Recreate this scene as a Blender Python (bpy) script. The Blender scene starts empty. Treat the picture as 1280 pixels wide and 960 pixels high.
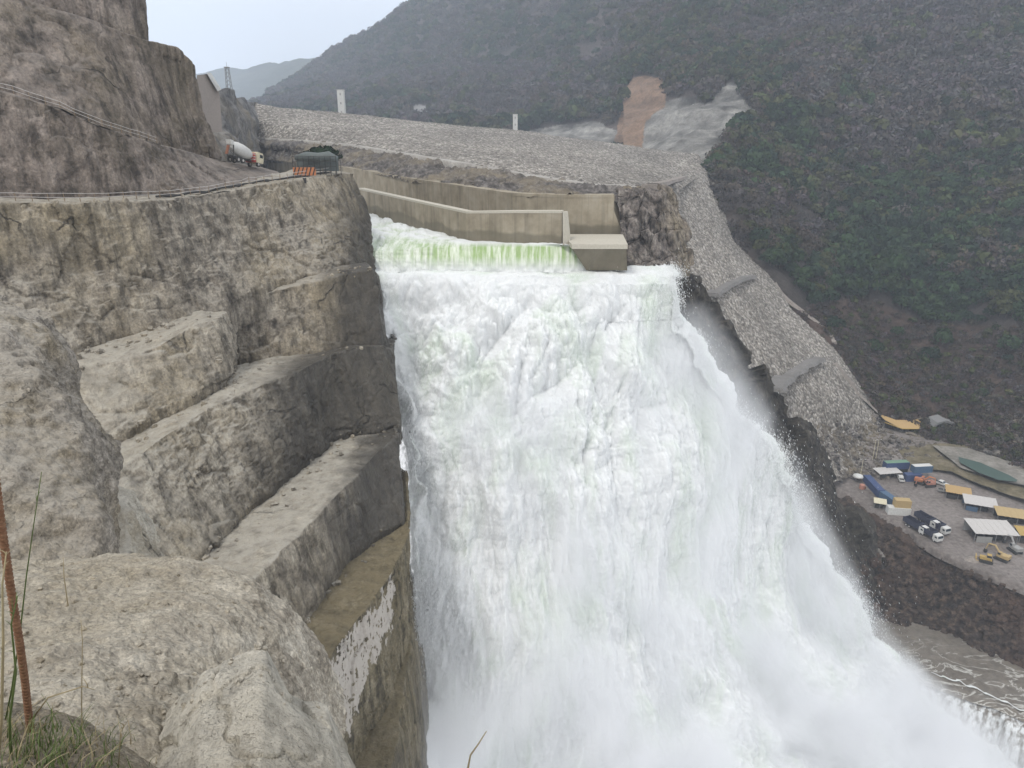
import bpy, bmesh, math, random
import numpy as np
from mathutils import Vector, Matrix
from mathutils.bvhtree import BVHTree

random.seed(7); RNG = np.random.default_rng(7)
R = math.radians
scene = bpy.context.scene
COL = scene.collection

# ------------------------------------------------------------------ camera
PITCH = R(19.5); FPX = 931.0
cam = bpy.data.cameras.new('camera'); cam_o = bpy.data.objects.new('camera', cam); COL.objects.link(cam_o)
cam_o.location = (0, 0, 0); cam_o.rotation_euler = (R(90) - PITCH, 0, 0)
cam.sensor_width = 36; cam.lens = 36 * FPX / 1280; cam.clip_start = 0.1; cam.clip_end = 30000
scene.camera = cam_o

# ------------------------------------------------------------------ world and light
SUN_EL, SUN_ROT = R(58), R(215)
w = bpy.data.worlds.new('World'); scene.world = w; w.use_nodes = True
nt = w.node_tree; nt.nodes.clear()
sky = nt.nodes.new('ShaderNodeTexSky'); sky.sky_type = 'NISHITA'; sky.sun_disc = False
sky.sun_elevation = SUN_EL; sky.sun_rotation = SUN_ROT; sky.air_density = 1.0; sky.dust_density = 3.0; sky.ozone_density = 1.0
hs = nt.nodes.new('ShaderNodeHueSaturation'); hs.inputs['Saturation'].default_value = 0.20
# an overcast ceiling: the brightness of the clear sky evened out towards a flat grey-white cloud deck
mx = nt.nodes.new('ShaderNodeMixRGB'); mx.inputs[0].default_value = 0.8; mx.inputs[2].default_value = (9.2, 9.25, 9.45, 1)
tc = nt.nodes.new('ShaderNodeTexCoord'); mp = nt.nodes.new('ShaderNodeMapping'); mp.inputs['Scale'].default_value = (1, 1, 3.5)
nz = nt.nodes.new('ShaderNodeTexNoise'); nz.inputs['Scale'].default_value = 2.2; nz.inputs['Detail'].default_value = 5
cr = nt.nodes.new('ShaderNodeMapRange'); cr.inputs[1].default_value = .3; cr.inputs[2].default_value = .7; cr.inputs[3].default_value = .93; cr.inputs[4].default_value = 1.07
ml = nt.nodes.new('ShaderNodeVectorMath'); ml.operation = 'SCALE'
bg = nt.nodes.new('ShaderNodeBackground'); bg.inputs[1].default_value = 0.12
wo = nt.nodes.new('ShaderNodeOutputWorld')
L = nt.links.new
L(sky.outputs[0], hs.inputs['Color']); L(hs.outputs[0], mx.inputs[1])
L(tc.outputs['Generated'], mp.inputs[0]); L(mp.outputs[0], nz.inputs[0]); L(nz.outputs[0], cr.inputs[0])
L(mx.outputs[0], ml.inputs[0]); L(cr.outputs[0], ml.inputs['Scale']); L(ml.outputs[0], bg.inputs[0]); L(bg.outputs[0], wo.inputs[0])

sl = bpy.data.lights.new('sun', 'SUN'); sl.energy = 1.5; sl.angle = R(12); sl.color = (1, .96, .9)
so = bpy.data.objects.new('sun', sl); COL.objects.link(so)
sd = Vector((math.sin(SUN_ROT) * math.cos(SUN_EL), math.cos(SUN_ROT) * math.cos(SUN_EL), math.sin(SUN_EL)))
so.rotation_euler = sd.to_track_quat('Z', 'Y').to_euler()
vs = scene.view_settings
vs.view_transform = 'Standard'; vs.look = 'None'; vs.exposure = 0.20; vs.gamma = 1
vs.use_curve_mapping = False
scene.cycles.use_denoising = True
scene.cycles.max_bounces = 8; scene.cycles.volume_bounces = 3; scene.cycles.transparent_max_bounces = 16
scene.cycles.volume_step_rate = 1.0; scene.cycles.volume_max_steps = 128

# ------------------------------------------------------------------ projection helpers
CP, SP = math.cos(PITCH), math.sin(PITCH)
def ray(px, py):
    u = (px - 640) / FPX; v = (480 - py) / FPX
    return Vector((u, CP + v * SP, -SP + v * CP))
def W(px, py, Y):
    d = ray(px, py); return d * (Y / d.y)
def WZ(px, py, z):
    d = ray(px, py); return d * (z / d.z)
def proj(P):
    """pixels of world points (N,3)"""
    P = np.asarray(P, float)
    f = P[:, 1] * CP - P[:, 2] * SP; up = P[:, 1] * SP + P[:, 2] * CP
    return 640 + FPX * P[:, 0] / f, 480 - FPX * up / f

# ------------------------------------------------------------------ numpy noise
def _h(ix, iy, iz, seed):
    ix = ix.astype(np.uint32); iy = iy.astype(np.uint32); iz = iz.astype(np.uint32)
    n = ix * np.uint32(374761393) + iy * np.uint32(668265263) + iz * np.uint32(2147483647) + np.uint32(seed * 974711 + 11)
    n = (n ^ (n >> np.uint32(13))) * np.uint32(1274126177)
    n = (n ^ (n >> np.uint32(15))) * np.uint32(2246822519)
    n = n ^ (n >> np.uint32(16))
    return (n & np.uint32(0xFFFFFF)).astype(np.float64) / 0xFFFFFF
def vn(P, seed=0):
    I = np.floor(P).astype(np.int64); F = P - I
    F = F * F * F * (F * (F * 6 - 15) + 10)
    out = 0
    for a in (0, 1):
        wa = F[:, 0] if a else 1 - F[:, 0]
        for b in (0, 1):
            wb = F[:, 1] if b else 1 - F[:, 1]
            for c in (0, 1):
                wc = F[:, 2] if c else 1 - F[:, 2]
                out = out + wa * wb * wc * _h(I[:, 0] + a, I[:, 1] + b, I[:, 2] + c, seed)
    return out * 2 - 1
def fbm(P, scale=(1, 1, 1), oct=4, seed=0, gain=.5, kind='n'):
    P = np.asarray(P); P = np.stack([P[:, 0] * .81 + P[:, 1] * .586, P[:, 1] * .81 - P[:, 0] * .586, P[:, 2]], 1) * np.asarray(scale, float); o = 0; a = 1; tot = 0
    for i in range(oct):
        n = vn(P + 17.3 * i, seed + i)
        if kind == 'b': n = np.abs(n) * 2 - 1          # billow
        if kind == 'r': n = 1 - 2 * np.abs(n)          # ridge
        o = o + a * n; tot += a; a *= gain; P = np.stack([P[:, 0] * .6 + P[:, 1] * .8, P[:, 1] * .6 - P[:, 0] * .8, P[:, 2]], 1) * 2.03
    return o / tot
def worley(P, seed=0):
    """distance to nearest and second nearest cell point, and the cell's random"""
    I = np.floor(P).astype(np.int64)
    d1 = np.full(len(P), 9.); d2 = np.full(len(P), 9.); rid = np.zeros(len(P))
    for a in (-1, 0, 1):
        for b in (-1, 0, 1):
            for c in (-1, 0, 1):
                J = I + (a, b, c)
                q = np.stack([J[:, k] + _h(J[:, 0], J[:, 1], J[:, 2], seed + 5 * k + 1) for k in range(3)], 1)
                d = np.sqrt(((P - q) ** 2).sum(1)); r = _h(J[:, 0], J[:, 1], J[:, 2], seed + 77)
                m = d < d1
                d2 = np.where(m, d1, np.minimum(d2, d)); rid = np.where(m, r, rid); d1 = np.where(m, d, d1)
    return d1, d2, rid

# ------------------------------------------------------------------ grids
def resample(G, nu, nv):
    """G (rows, cols, 3) -> (nv, nu, 3), linear, spaced by mean length"""
    G = np.asarray(G, float)
    def ax(A, n):   # resample along axis 0
        seg = np.linalg.norm(np.diff(A, axis=0), axis=2).mean(1) + 1e-6
        t = np.concatenate([[0], np.cumsum(seg)]); t /= t[-1]
        s = np.linspace(0, 1, n); i = np.clip(np.searchsorted(t, s, 'right') - 1, 0, len(t) - 2)
        f = ((s - t[i]) / (t[i + 1] - t[i]))[:, None, None]
        return A[i] * (1 - f) + A[i + 1] * f
    A = ax(G, nv); A = ax(A.transpose(1, 0, 2), nu).transpose(1, 0, 2)
    return A
def smooth(A, k):
    for _ in range(k):
        B = A.copy()
        B[1:-1] = (A[:-2] + 2 * A[1:-1] + A[2:]) / 4
        A = B.copy()
        A[:, 1:-1] = (B[:, :-2] + 2 * B[:, 1:-1] + B[:, 2:]) / 4
    return A
def normals(A):
    du = np.gradient(A, axis=1); dv = np.gradient(A, axis=0)
    n = np.cross(du, dv); n /= (np.linalg.norm(n, axis=2, keepdims=True) + 1e-9)
    s = np.sign((n * -A).sum(2).mean())
    return n * (s if s else 1)
def grid_faces(nv, nu, base=0, flip=False):
    i = np.arange(nv - 1)[:, None] * nu + np.arange(nu - 1)[None]
    f = np.stack([i, i + 1, i + nu + 1, i + nu], -1).reshape(-1, 4) + base
    return f[:, ::-1] if flip else f
def mesh_np(name, V, F, mat=None, parent=None, smooth_=True, colors=None):
    V = np.asarray(V, np.float32); F = np.asarray(F, np.int32); k = F.shape[1]
    me = bpy.data.meshes.new(name)
    me.vertices.add(len(V)); me.vertices.foreach_set('co', V.ravel())
    me.loops.add(F.size); me.loops.foreach_set('vertex_index', F.ravel())
    me.polygons.add(len(F)); me.polygons.foreach_set('loop_start', np.arange(len(F), dtype=np.int32) * k)
    me.update(calc_edges=True)
    me.polygons.foreach_set('use_smooth', np.full(len(F), smooth_)); 
    if colors is not None:
        ca = me.color_attributes.new('tint', 'FLOAT_COLOR', 'POINT')
        c = np.ones((len(V), 4), np.float32); c[:, :3] = colors; ca.data.foreach_set('color', c.ravel())
    if mat: me.materials.append(mat)
    o = bpy.data.objects.new(name, me); COL.objects.link(o)
    if parent: o.parent = parent
    return o
def tag(o, label=None, cat=None, group=None, kind=None):
    if label: o['label'] = label
    if cat: o['category'] = cat
    if group: o['group'] = group
    if kind: o['kind'] = kind
    return o
TERR = []       # (V, F) of the terrain, for standing things on it
def patch(name, G, nu, nv, mat, disp=None, sm=3, parent=None, terrain=True, kind='structure', extra=None, cols=None):
    Gs = G if isinstance(G, list) and isinstance(G[0], tuple) and isinstance(G[0][1], int) else [(G, nu, nv)]
    VV, FF, CC = [], [], []; base = 0
    for g, a, b in Gs:
        g = [[Vector(W(*p)) if not isinstance(p, Vector) else p for p in row] for row in g]
        A = smooth(resample(g, a, b), sm); N = normals(A)
        P = A.reshape(-1, 3); Nn = N.reshape(-1, 3)
        if disp is not None:
            d = disp(P, Nn)
            P = P + (Nn * d[:, None] if d.ndim == 1 else d)
        du = A[0, 1] - A[0, 0]
        F = grid_faces(b, a, base)
        # orient faces like N
        q = P[F[len(F) // 2] - base]; fn = np.cross(q[1] - q[0], q[2] - q[0])
        if (fn * Nn[F[len(F) // 2][0] - base]).sum() < 0: F = F[:, ::-1]
        VV.append(P); FF.append(F); base += len(P)
        if cols: CC.append(cols(P, Nn))
    V = np.concatenate(VV); F = np.concatenate(FF)
    o = mesh_np(name, V, F, mat, parent, colors=np.concatenate(CC) if CC else None)
    if kind: o['kind'] = kind
    if terrain: TERR.append((V, F))
    return o
_bvh = {}
def build_bvh():
    vs_, fs_, b = [], [], 0
    for V, F in TERR:
        vs_.append(V); fs_.append(F + b); b += len(V)
    _bvh['t'] = BVHTree.FromPolygons([Vector(v) for v in np.concatenate(vs_)], np.concatenate(fs_).tolist())
def hit(px, py):
    d = ray(px, py).normalized(); r = _bvh['t'].ray_cast(d * 2.0, d, 20000)
    return r[0], r[1]
def drop(x, y, z0=500):
    r = _bvh['t'].ray_cast(Vector((x, y, z0)), Vector((0, 0, -1)), 2000); return r[0]

# ------------------------------------------------------------------ materials
def new_mat(name):
    m = bpy.data.materials.new(name); m.use_nodes = True; n = m.node_tree; b = n.nodes['Principled BSDF']
    b.inputs['Specular IOR Level'].default_value = 0.25
    return m, n, b
def N_(n, t, **k):
    x = n.nodes.new(t)
    for a, v in k.items():
        if a in x.inputs: x.inputs[a].default_value = v
        else: setattr(x, a, v)
    return x
def noise_n(n, scale, stretch=(1, 1, 1), detail=6, rough=.6, dist=0):
    g = n.nodes.new('ShaderNodeNewGeometry'); m = n.nodes.new('ShaderNodeMapping'); m.inputs['Scale'].default_value = [scale * s for s in stretch]
    t = n.nodes.new('ShaderNodeTexNoise'); t.inputs['Scale'].default_value = 1; t.inputs['Detail'].default_value = detail; t.inputs['Roughness'].default_value = rough
    t.inputs['Distortion'].default_value = dist
    n.links.new(g.outputs['Position'], m.inputs[0]); n.links.new(m.outputs[0], t.inputs[0]); return t.outputs[0]
def ramp(n, src, stops):
    r = n.nodes.new('ShaderNodeValToRGB'); e = r.color_ramp.elements
    while len(e) < len(stops): e.new(.5)
    for i, (p, c) in enumerate(stops):
        e[i].position = p; e[i].color = (c[0], c[1], c[2], 1) if not isinstance(c, (int, float)) else (c, c, c, 1)
    n.links.new(src, r.inputs[0]); return r.outputs[0]
def mix(n, fac, a, b, mode='MIX'):
    x = n.nodes.new('ShaderNodeMixRGB'); x.blend_type = mode
    for i, s in enumerate((fac, a, b)):
        if isinstance(s, (int, float)): x.inputs[i].default_value = s if i == 0 else (s, s, s, 1)
        elif isinstance(s, tuple): x.inputs[i].default_value = (*s, 1)
        else: n.links.new(s, x.inputs[i])
    return x.outputs[0]
def maprange(n, s, a, b, c=0, d=1):
    x = n.nodes.new('ShaderNodeMapRange'); n.links.new(s, x.inputs[0])
    for i, v in enumerate((a, b, c, d)): x.inputs[i + 1].default_value = v
    return x.outputs[0]
def bump(n, b, h, strength, dist, prev=None):
    x = n.nodes.new('ShaderNodeBump'); x.inputs['Strength'].default_value = strength; x.inputs['Distance'].default_value = dist
    n.links.new(h, x.inputs['Height'])
    if prev: n.links.new(prev, x.inputs['Normal'])
    n.links.new(x.outputs[0], b.inputs['Normal']); return x.outputs[0]

def rock_mat(name, base, dark, light, sc=1.0, streak=.6, dust=.5, wet_x=None, dust_toplight_c=None, crack=.8, tan=(.27, .225, .15), grit=0, side=1.0):
    """quarried rock: mottled stone, vertical drill and water streaks, cracks, dusty flat tops painted paler as if lit from above, dark where soaked"""
    m, n, b = new_mat(name)
    big = noise_n(n, .05 * sc, detail=4); med = noise_n(n, .35 * sc, detail=8, rough=.65); fine = noise_n(n, 3.0 * sc, detail=8, rough=.7)
    c = ramp(n, med, [(.36, dark), (.5, base), (.64, light)])
    c = mix(n, maprange(n, big, .45, .66, 0, .75), c, tan)
    st = noise_n(n, .9 * sc, (1, 1, .06), detail=6, rough=.65)
    c = mix(n, streak, c, ramp(n, st, [(.38, .22), (.47, .85), (.62, 1.45)]), 'MULTIPLY')
    c = mix(n, .6, c, ramp(n, fine, [(.36, .5), (.64, 1.45)]), 'MULTIPLY')
    # cracks
    g = n.nodes.new('ShaderNodeNewGeometry'); mp_ = n.nodes.new('ShaderNodeMapping'); mp_.inputs['Scale'].default_value = (.05 * sc, .05 * sc, .04 * sc)
    wob = n.nodes.new('ShaderNodeTexNoise'); wob.inputs['Scale'].default_value = .25 * sc; wob.inputs['Detail'].default_value = 6
    ad = n.nodes.new('ShaderNodeVectorMath'); ad.operation = 'MULTIPLY_ADD'; ad.inputs[1].default_value = (7 / sc,) * 3
    n.links.new(g.outputs['Position'], wob.inputs[0]); n.links.new(wob.outputs['Color'], ad.inputs[0]); n.links.new(g.outputs['Position'], ad.inputs[2])
    n.links.new(ad.outputs[0], mp_.inputs[0])
    vo = n.nodes.new('ShaderNodeTexVoronoi'); vo.feature = 'DISTANCE_TO_EDGE'; vo.inputs['Scale'].default_value = 1
    n.links.new(mp_.outputs[0], vo.inputs[0])
    crk = maprange(n, vo.outputs['Distance'], 0, .012, 1, 0)
    brk = maprange(n, noise_n(n, .10 * sc, detail=3), .54, .62)
    crm = n.nodes.new('ShaderNodeMath'); crm.operation = 'MULTIPLY'; n.links.new(crk, crm.inputs[0]); n.links.new(brk, crm.inputs[1])
    c = mix(n, crm.outputs[0], c, mix(n, crack, c, (.05, .045, .04)))
    if grit:
        for gsc, gd in ((grit, .30), (grit * 2.7, .22)):
            gv = n.nodes.new('ShaderNodeTexVoronoi'); gv.inputs['Scale'].default_value = gsc; gg = n.nodes.new('ShaderNodeNewGeometry'); n.links.new(gg.outputs['Position'], gv.inputs[0])
            gs_ = n.nodes.new('ShaderNodeSeparateXYZ'); n.links.new(gv.outputs['Color'], gs_.inputs[0])
            c = mix(n, .55, c, ramp(n, gs_.outputs['X'], [(0, .62), (.6, 1.0), (1, 1.35)]), 'MULTIPLY')
    # dusty flat places, their paler colour also stands for light from above
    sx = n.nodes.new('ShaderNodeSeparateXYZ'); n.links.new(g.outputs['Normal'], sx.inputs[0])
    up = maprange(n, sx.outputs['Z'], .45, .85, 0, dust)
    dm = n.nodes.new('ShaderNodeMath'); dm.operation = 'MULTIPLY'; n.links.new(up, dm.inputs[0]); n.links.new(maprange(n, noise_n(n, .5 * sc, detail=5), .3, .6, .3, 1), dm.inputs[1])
    c = mix(n, dm.outputs[0], c, dust_toplight_c or tuple(min(.5, v * 1.45) for v in base))
    rough = .9
    if wet_x:
        px_ = n.nodes.new('ShaderNodeSeparateXYZ'); n.links.new(g.outputs['Position'], px_.inputs[0])
        nn = n.nodes.new('ShaderNodeMath'); nn.operation = 'MULTIPLY_ADD'; nn.inputs[1].default_value = 9; n.links.new(noise_n(n, .25, (1, 1, .3), detail=5), nn.inputs[0]); n.links.new(px_.outputs['X'], nn.inputs[2])
        wet = maprange(n, nn.outputs[0], wet_x[0], wet_x[1], 0, .93)
        c = mix(n, wet, c, mix(n, .9, c, (.035, .031, .026)))
        n.links.new(maprange(n, wet, 0, 1, .9, .35), b.inputs['Roughness'])
    else: b.inputs['Roughness'].default_value = .9
    n.links.new(c, b.inputs['Base Color'])
    h = bump(n, b, med, .9, 1.1 / sc)
    h = bump(n, b, st, .7, .7 / sc, h)
    h = bump(n, b, fine, .8, .16 / sc, h)
    h = bump(n, b, maprange(n, crm.outputs[0], 0, 1, 1, 0), .8, .6 / sc, h)
    if grit:
        for gsc, gd in ((grit, .30), (grit * 2.7, .22)):
            gv = n.nodes.new('ShaderNodeTexVoronoi'); gv.inputs['Scale'].default_value = gsc; gg = n.nodes.new('ShaderNodeNewGeometry'); n.links.new(gg.outputs['Position'], gv.inputs[0])
            h = bump(n, b, maprange(n, gv.outputs['Distance'], 0, .7, 1, 0), .9, gd / gsc, h)
    # fine vertical drill grooves
    if streak > .3: h = bump(n, b, noise_n(n, 3.2 * sc, (1, 1, .02), detail=3), .55, .25 / sc, h)
    return m

M = {}
M['cliff'] = rock_mat('cliff_rock', (.225, .198, .160), (.095, .082, .067), (.35, .315, .26), wet_x=(-31, -25), dust=.8, dust_toplight_c=(.40, .37, .315))
M['cliff_far'] = rock_mat('shotcreted_rock', (.175, .145, .122), (.075, .063, .053), (.27, .23, .198), sc=.8, streak=.65, dust=.7, dust_toplight_c=(.28, .25, .225), tan=(.17, .14, .095))
BK = dict(base=(.265, .234, .185), dark=(.115, .10, .08), light=(.40, .362, .295), dust=.9, dust_toplight_c=(.44, .41, .35), tan=(.28, .235, .16))
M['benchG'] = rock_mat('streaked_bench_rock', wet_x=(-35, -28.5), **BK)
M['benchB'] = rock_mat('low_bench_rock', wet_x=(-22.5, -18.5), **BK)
M['bench'] = rock_mat('bench_rock', (.28, .248, .198), (.125, .11, .088), (.42, .375, .305), wet_x=(-21, -14), dust=.9, dust_toplight_c=(.44, .41, .35), tan=(.28, .235, .16))
M['wetledge'] = rock_mat('wet_ledge_rock', (.17, .145, .095), (.08, .07, .05), (.24, .21, .15), wet_x=(-12, -5), dust=.8, dust_toplight_c=(.20, .165, .10), tan=(.17, .14, .08))
M['near1'] = rock_mat('grey_boulder_rock', (.265, .238, .20), (.14, .125, .105), (.37, .335, .29), sc=4, streak=.15, dust=.8, dust_toplight_c=(.38, .35, .30), crack=.3, grit=4)
M['near2'] = rock_mat('pale_gritty_rock', (.45, .405, .33), (.22, .192, .152), (.58, .535, .45), sc=5, streak=.0, dust=.5, dust_toplight_c=(.47, .43, .36), crack=.2, grit=13)
M['near3'] = rock_mat('pale_slab_rock', (.44, .41, .345), (.28, .255, .21), (.55, .515, .44), sc=1.6, streak=.0, dust=.5, dust_toplight_c=(.52, .485, .42), crack=.9)
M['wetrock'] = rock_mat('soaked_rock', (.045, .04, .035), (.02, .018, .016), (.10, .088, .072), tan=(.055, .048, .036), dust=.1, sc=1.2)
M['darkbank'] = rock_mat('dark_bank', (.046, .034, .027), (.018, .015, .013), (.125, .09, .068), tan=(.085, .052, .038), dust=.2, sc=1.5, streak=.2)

# ------------------------------------------------------------------ displacement recipes
def fracture(P, sc, seed, warp=1.5):
    """sharp-edged blocks: each Voronoi cell is a tilted plane of its own"""
    Q = P + np.stack([fbm(P, (sc * 1.5,) * 3, 3, seed + k) for k in range(3)], 1) * warp
    d1, d2, r = worley(Q * np.array([sc, sc, sc * .8]), seed)
    t = vn(np.stack([r * 91, r * 37, r * 53], 1), seed) 
    return (r - .5) + t * .3 - .35 * np.clip(1 - (d2 - d1) / .10, 0, 1)
def d_cliff(amp=1.0, seed=0, streak=1.0):
    def f(P, N):
        up = np.clip(np.abs(N[:, 2]), 0, 1)
        a = fbm(P, (.05, .05, .03), 4, seed, kind='n') * 1.7
        st = fbm(P, (.45, .45, .03), 4, seed + 9) * 1.1 * streak
        dr = fbm(P, (1.6, 1.6, .015), 2, seed + 15, kind='r') * .13
        rough = np.clip(fbm(P, (.05, .05, .07), 3, seed + 33) * 3 + .35, 0, 1)          # some zones broken, others smooth
        bl = fracture(P, .12, seed + 3) * .9 + fracture(P, .4, seed + 4, .5) * .55 * rough
        fi = fbm(P, (.7, .7, .5), 5, seed + 21, kind='r') * (.15 + .4 * rough)
        return amp * (a * (1 - .5 * up) + bl * (1 - .7 * up) + (st + dr) * (1 - up) + fi * (1 - .5 * up))
    return f
def d_bench(amp=1.0, seed=0):
    def f(P, N):
        up = np.clip(N[:, 2], 0, 1)
        a = fbm(P, (.09, .09, .07), 4, seed) * 1.0
        st = fbm(P, (.5, .5, .04), 4, seed + 9) * .5
        dr = fbm(P, (1.8, 1.8, .015), 2, seed + 15, kind='r') * .10
        rough = np.clip(fbm(P, (.07, .07, .09), 3, seed + 33) * 3 + .5, 0, 1)
        bl = fracture(P, .17, seed + 3) * .75 + fracture(P, .55, seed + 4, .4) * .45 * rough
        fi = fbm(P, (.9, .9, .8), 5, seed + 21, kind='r') * (.12 + .25 * rough)
        return amp * ((a + bl) * (1 - .65 * up) + (st + dr) * (1 - up) + fi * (1 - .4 * up))
    return f
def off(p, dx, dy, dz=0): return Vector(p) + Vector((dx, dy, dz))
def wrapcol(rows, dx, dy, lead=0):
    """add a last column that turns the corner and runs back out of sight"""
    out = []
    for r in rows:
        pts = [W(*p) if not isinstance(p, Vector) else p for p in r]
        if lead:
            g = pts[0] - pts[min(2, len(pts) - 1)]; g.z *= .15; pts = [pts[0] + g.normalized() * lead] + pts
        out.append(pts + [off(pts[-1], dx * .3, dy * .3, -dy * .02), off(pts[-1], dx, dy, -dy * .06)])
    return out

# ------------------------------------------------------------------ left bank: quarried wall in benches
# high walls above the road
C3b = [(-200, -45, 122), (0, -12, 128), (60, 12, 132), (120, 28, 136), (183, 50, 143)]
patch('upper_rock_wall', wrapcol([
    [(-200, -420, 135), (0, -380, 140), (60, -370, 143), (120, -360, 147), (180, -340, 154)],
    [(-200, -160, 128), (0, -150, 133), (60, -140, 137), (120, -135, 141), (181, -130, 148)], C3b,
    [off(W(*p), 0, -1, -4) for p in C3b]], -25, 30), 260, 150, M['cliff_far'], d_cliff(.9, 40), 3)
C2t = [(-200, -50, 120), (0, -14, 126), (60, 10, 130), (120, 27, 134), (183, 50, 141), (222, 60, 148), (243, 82, 152)]
C2b = [(-200, 60, 108), (0, 108, 116), (75, 128, 120), (130, 150, 124), (195, 172, 134), (248, 188, 147), (274, 194, 154)]
C2m = [(-200, 5, 114), (0, 48, 121), (65, 70, 125), (125, 90, 129), (190, 112, 138), (232, 120, 148), (249, 135, 153)]
patch('rock_wall', wrapcol([[off(W(*p), -10, 14, -1) for p in C2t], C2t, C2m, C2b, [off(W(*p), 0, -2, -5) for p in C2b]], -30, 30), 420, 200, M['cliff_far'], d_cliff(.8, 50), 2)
# ramp road and the wall below it
C1t = [(-200, 62, 104), (0, 114, 112), (75, 136, 115), (130, 160, 118), (200, 181, 129), (255, 196, 142), (300, 206, 153), (345, 214, 162)]
C1b = [(-200, 240, 92), (0, 250, 106), (100, 250, 113), (165, 249, 118), (225, 245, 125), (270, 240, 131), (320, 229, 143), (355, 222, 153)]
patch('ramp_road', [[off(W(*p), -7, 9, .3) for p in C1t], [off(W(*p), -3, 4, .1) for p in C1t], C1t], 300, 24, M['bench'],
      lambda P, N: fbm(P, (.4,) * 3, 4, 5) * .35, 1)
patch('lower_rock_wall', [[off(W(*p), -3, 4, .1) for p in C1t], C1t, C1b, [off(W(*p), 0, -1, -3) for p in C1b]], 420, 120, M['cliff_far'], d_cliff(.55, 60, .7), 2)
Dt = [(-200, 246, 90), (0, 254, 101), (100, 254, 107), (165, 252, 112), (225, 248, 119), (270, 242, 126), (330, 231, 137), (385, 223, 147), (425, 217, 155), (443, 217, 160)]
Db = [(-200, 450, 84), (0, 440, 93), (90, 432, 98), (150, 420, 103), (210, 407, 108), (275, 388, 115), (340, 352, 126), (400, 342, 133), (440, 336, 140), (468, 336, 150)]
Dm = [(-200, 340, 88), (0, 345, 98), (95, 342, 104), (158, 336, 108), (217, 328, 114), (272, 315, 121), (335, 292, 132), (392, 282, 141), (437, 270, 150), (462, 272, 158)]
patch('road_ledge', [[off(W(*p), -9, 11, .4) for p in Dt], [off(W(*p), -4, 5, .2) for p in Dt], Dt], 300, 24, M['bench'],
      lambda P, N: fbm(P, (.4,) * 3, 4, 6) * .35, 1)
def d_D(P, N):
    b = d_cliff(.75, 70)(P, N)
    px, py = proj(P)
    # the hollowed, broken band half-way down
    return b
patch('main_rock_wall', wrapcol([[off(W(*p), -3, 4, 0) for p in Dt], Dt, Dm, Db, [off(W(*p), 0, -1, -5) for p in Db]], -30, 26), 620, 220, M['cliff'], d_D, 2)
# block E, right end of the second bench
Et = [(250, 392, 117), (285, 383, 121), (340, 364, 125), (400, 350, 129), (440, 340, 132), (468, 336, 135), (474, 345, 138)]
Eb = [(262, 452, 114), (292, 448, 119), (345, 446, 121), (400, 440, 124), (440, 434, 127), (478, 430, 129), (488, 432, 133)]
patch('second_rock_bench', wrapcol([[off(W(*p), -7, 12, -2.0) for p in Et], [off(W(*p), -2.5, 5, .3) for p in Et], Et, Eb, [off(W(*p), 0, 0, -5) for p in Eb]], -9, 30), 300, 130, M['cliff'], d_bench(.8, 80), 1)
# block F, pale remnant in front of the main wall
Fk = [(60, 425, 101), (90, 424, 103), (150, 412, 106), (210, 398, 110), (255, 388, 113), (280, 390, 115), (290, 402, 117)]
Ft = [(40, 470, 92), (90, 458, 94), (145, 452, 96), (200, 430, 99), (245, 404, 104), (275, 396, 108), (292, 414, 112)]
Fb = [(60, 600, 82), (95, 572, 85), (142, 547, 88), (192, 520, 93), (248, 490, 98), (280, 475, 102), (299, 464, 108)]
patch('third_rock_bench', wrapcol([[off(W(*p), -2, 6, -3) for p in Fk], Fk, Ft, Fb, [off(W(*p), 0, 0, -4) for p in Fb]], -9, 14, 26), 320, 170, M['bench'], d_bench(.75, 90), 3)
# bench G with its long face
Gk = [(90, 590, 86), (140, 548, 91), (195, 522, 96), (250, 492, 101), (300, 462, 109), (345, 450, 116), (390, 442, 124), (430, 430, 131), (470, 424, 136), (492, 424, 138)]
Gt = [(90, 640, 74), (150, 586, 79.5), (205, 545, 87), (262, 510, 96), (330, 480, 104), (375, 463, 110), (418, 441, 119), (450, 433, 124), (480, 432, 128), (494, 440, 131)]
Gb = [(130, 830, 60), (200, 740, 71), (246, 698, 78), (300, 646, 88), (350, 604, 97), (388, 572, 105), (420, 546, 113), (450, 538, 117), (478, 534, 119), (500, 530, 122)]
patch('fourth_rock_bench', wrapcol([[off(W(*p), -2, 5, -1) for p in Gk], Gk, Gt, Gb, [off(W(*p), 0, 0, -4) for p in Gb]], -6, 25, 26), 520, 240, M['benchG'], d_bench(.8, 100), 1)
# bench B
Bk = [off(W(*p), -2, 3, -1) for p in Gb[1:]]
Bt = [(270, 770, 68), (300, 737, 72), (327, 712, 76), (352, 688, 80), (382, 658, 86), (430, 610, 96), (462, 576, 106), (480, 558, 112), (495, 545, 116)]
Bb = [(325, 860, 66), (345, 825, 71), (362, 797, 75), (385, 765, 80), (410, 732, 86), (437, 698, 93), (462, 674, 99), (485, 662, 102), (506, 655, 105)]
patch('fifth_rock_bench', wrapcol([[off(p, -2, 3, -2) for p in Bk], Bk, Bt, Bb, [off(W(*p), 0, 0, -4) for p in Bb]], -5, 25, 26), 420, 200, M['benchB'], d_bench(.7, 110), 1)
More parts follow.
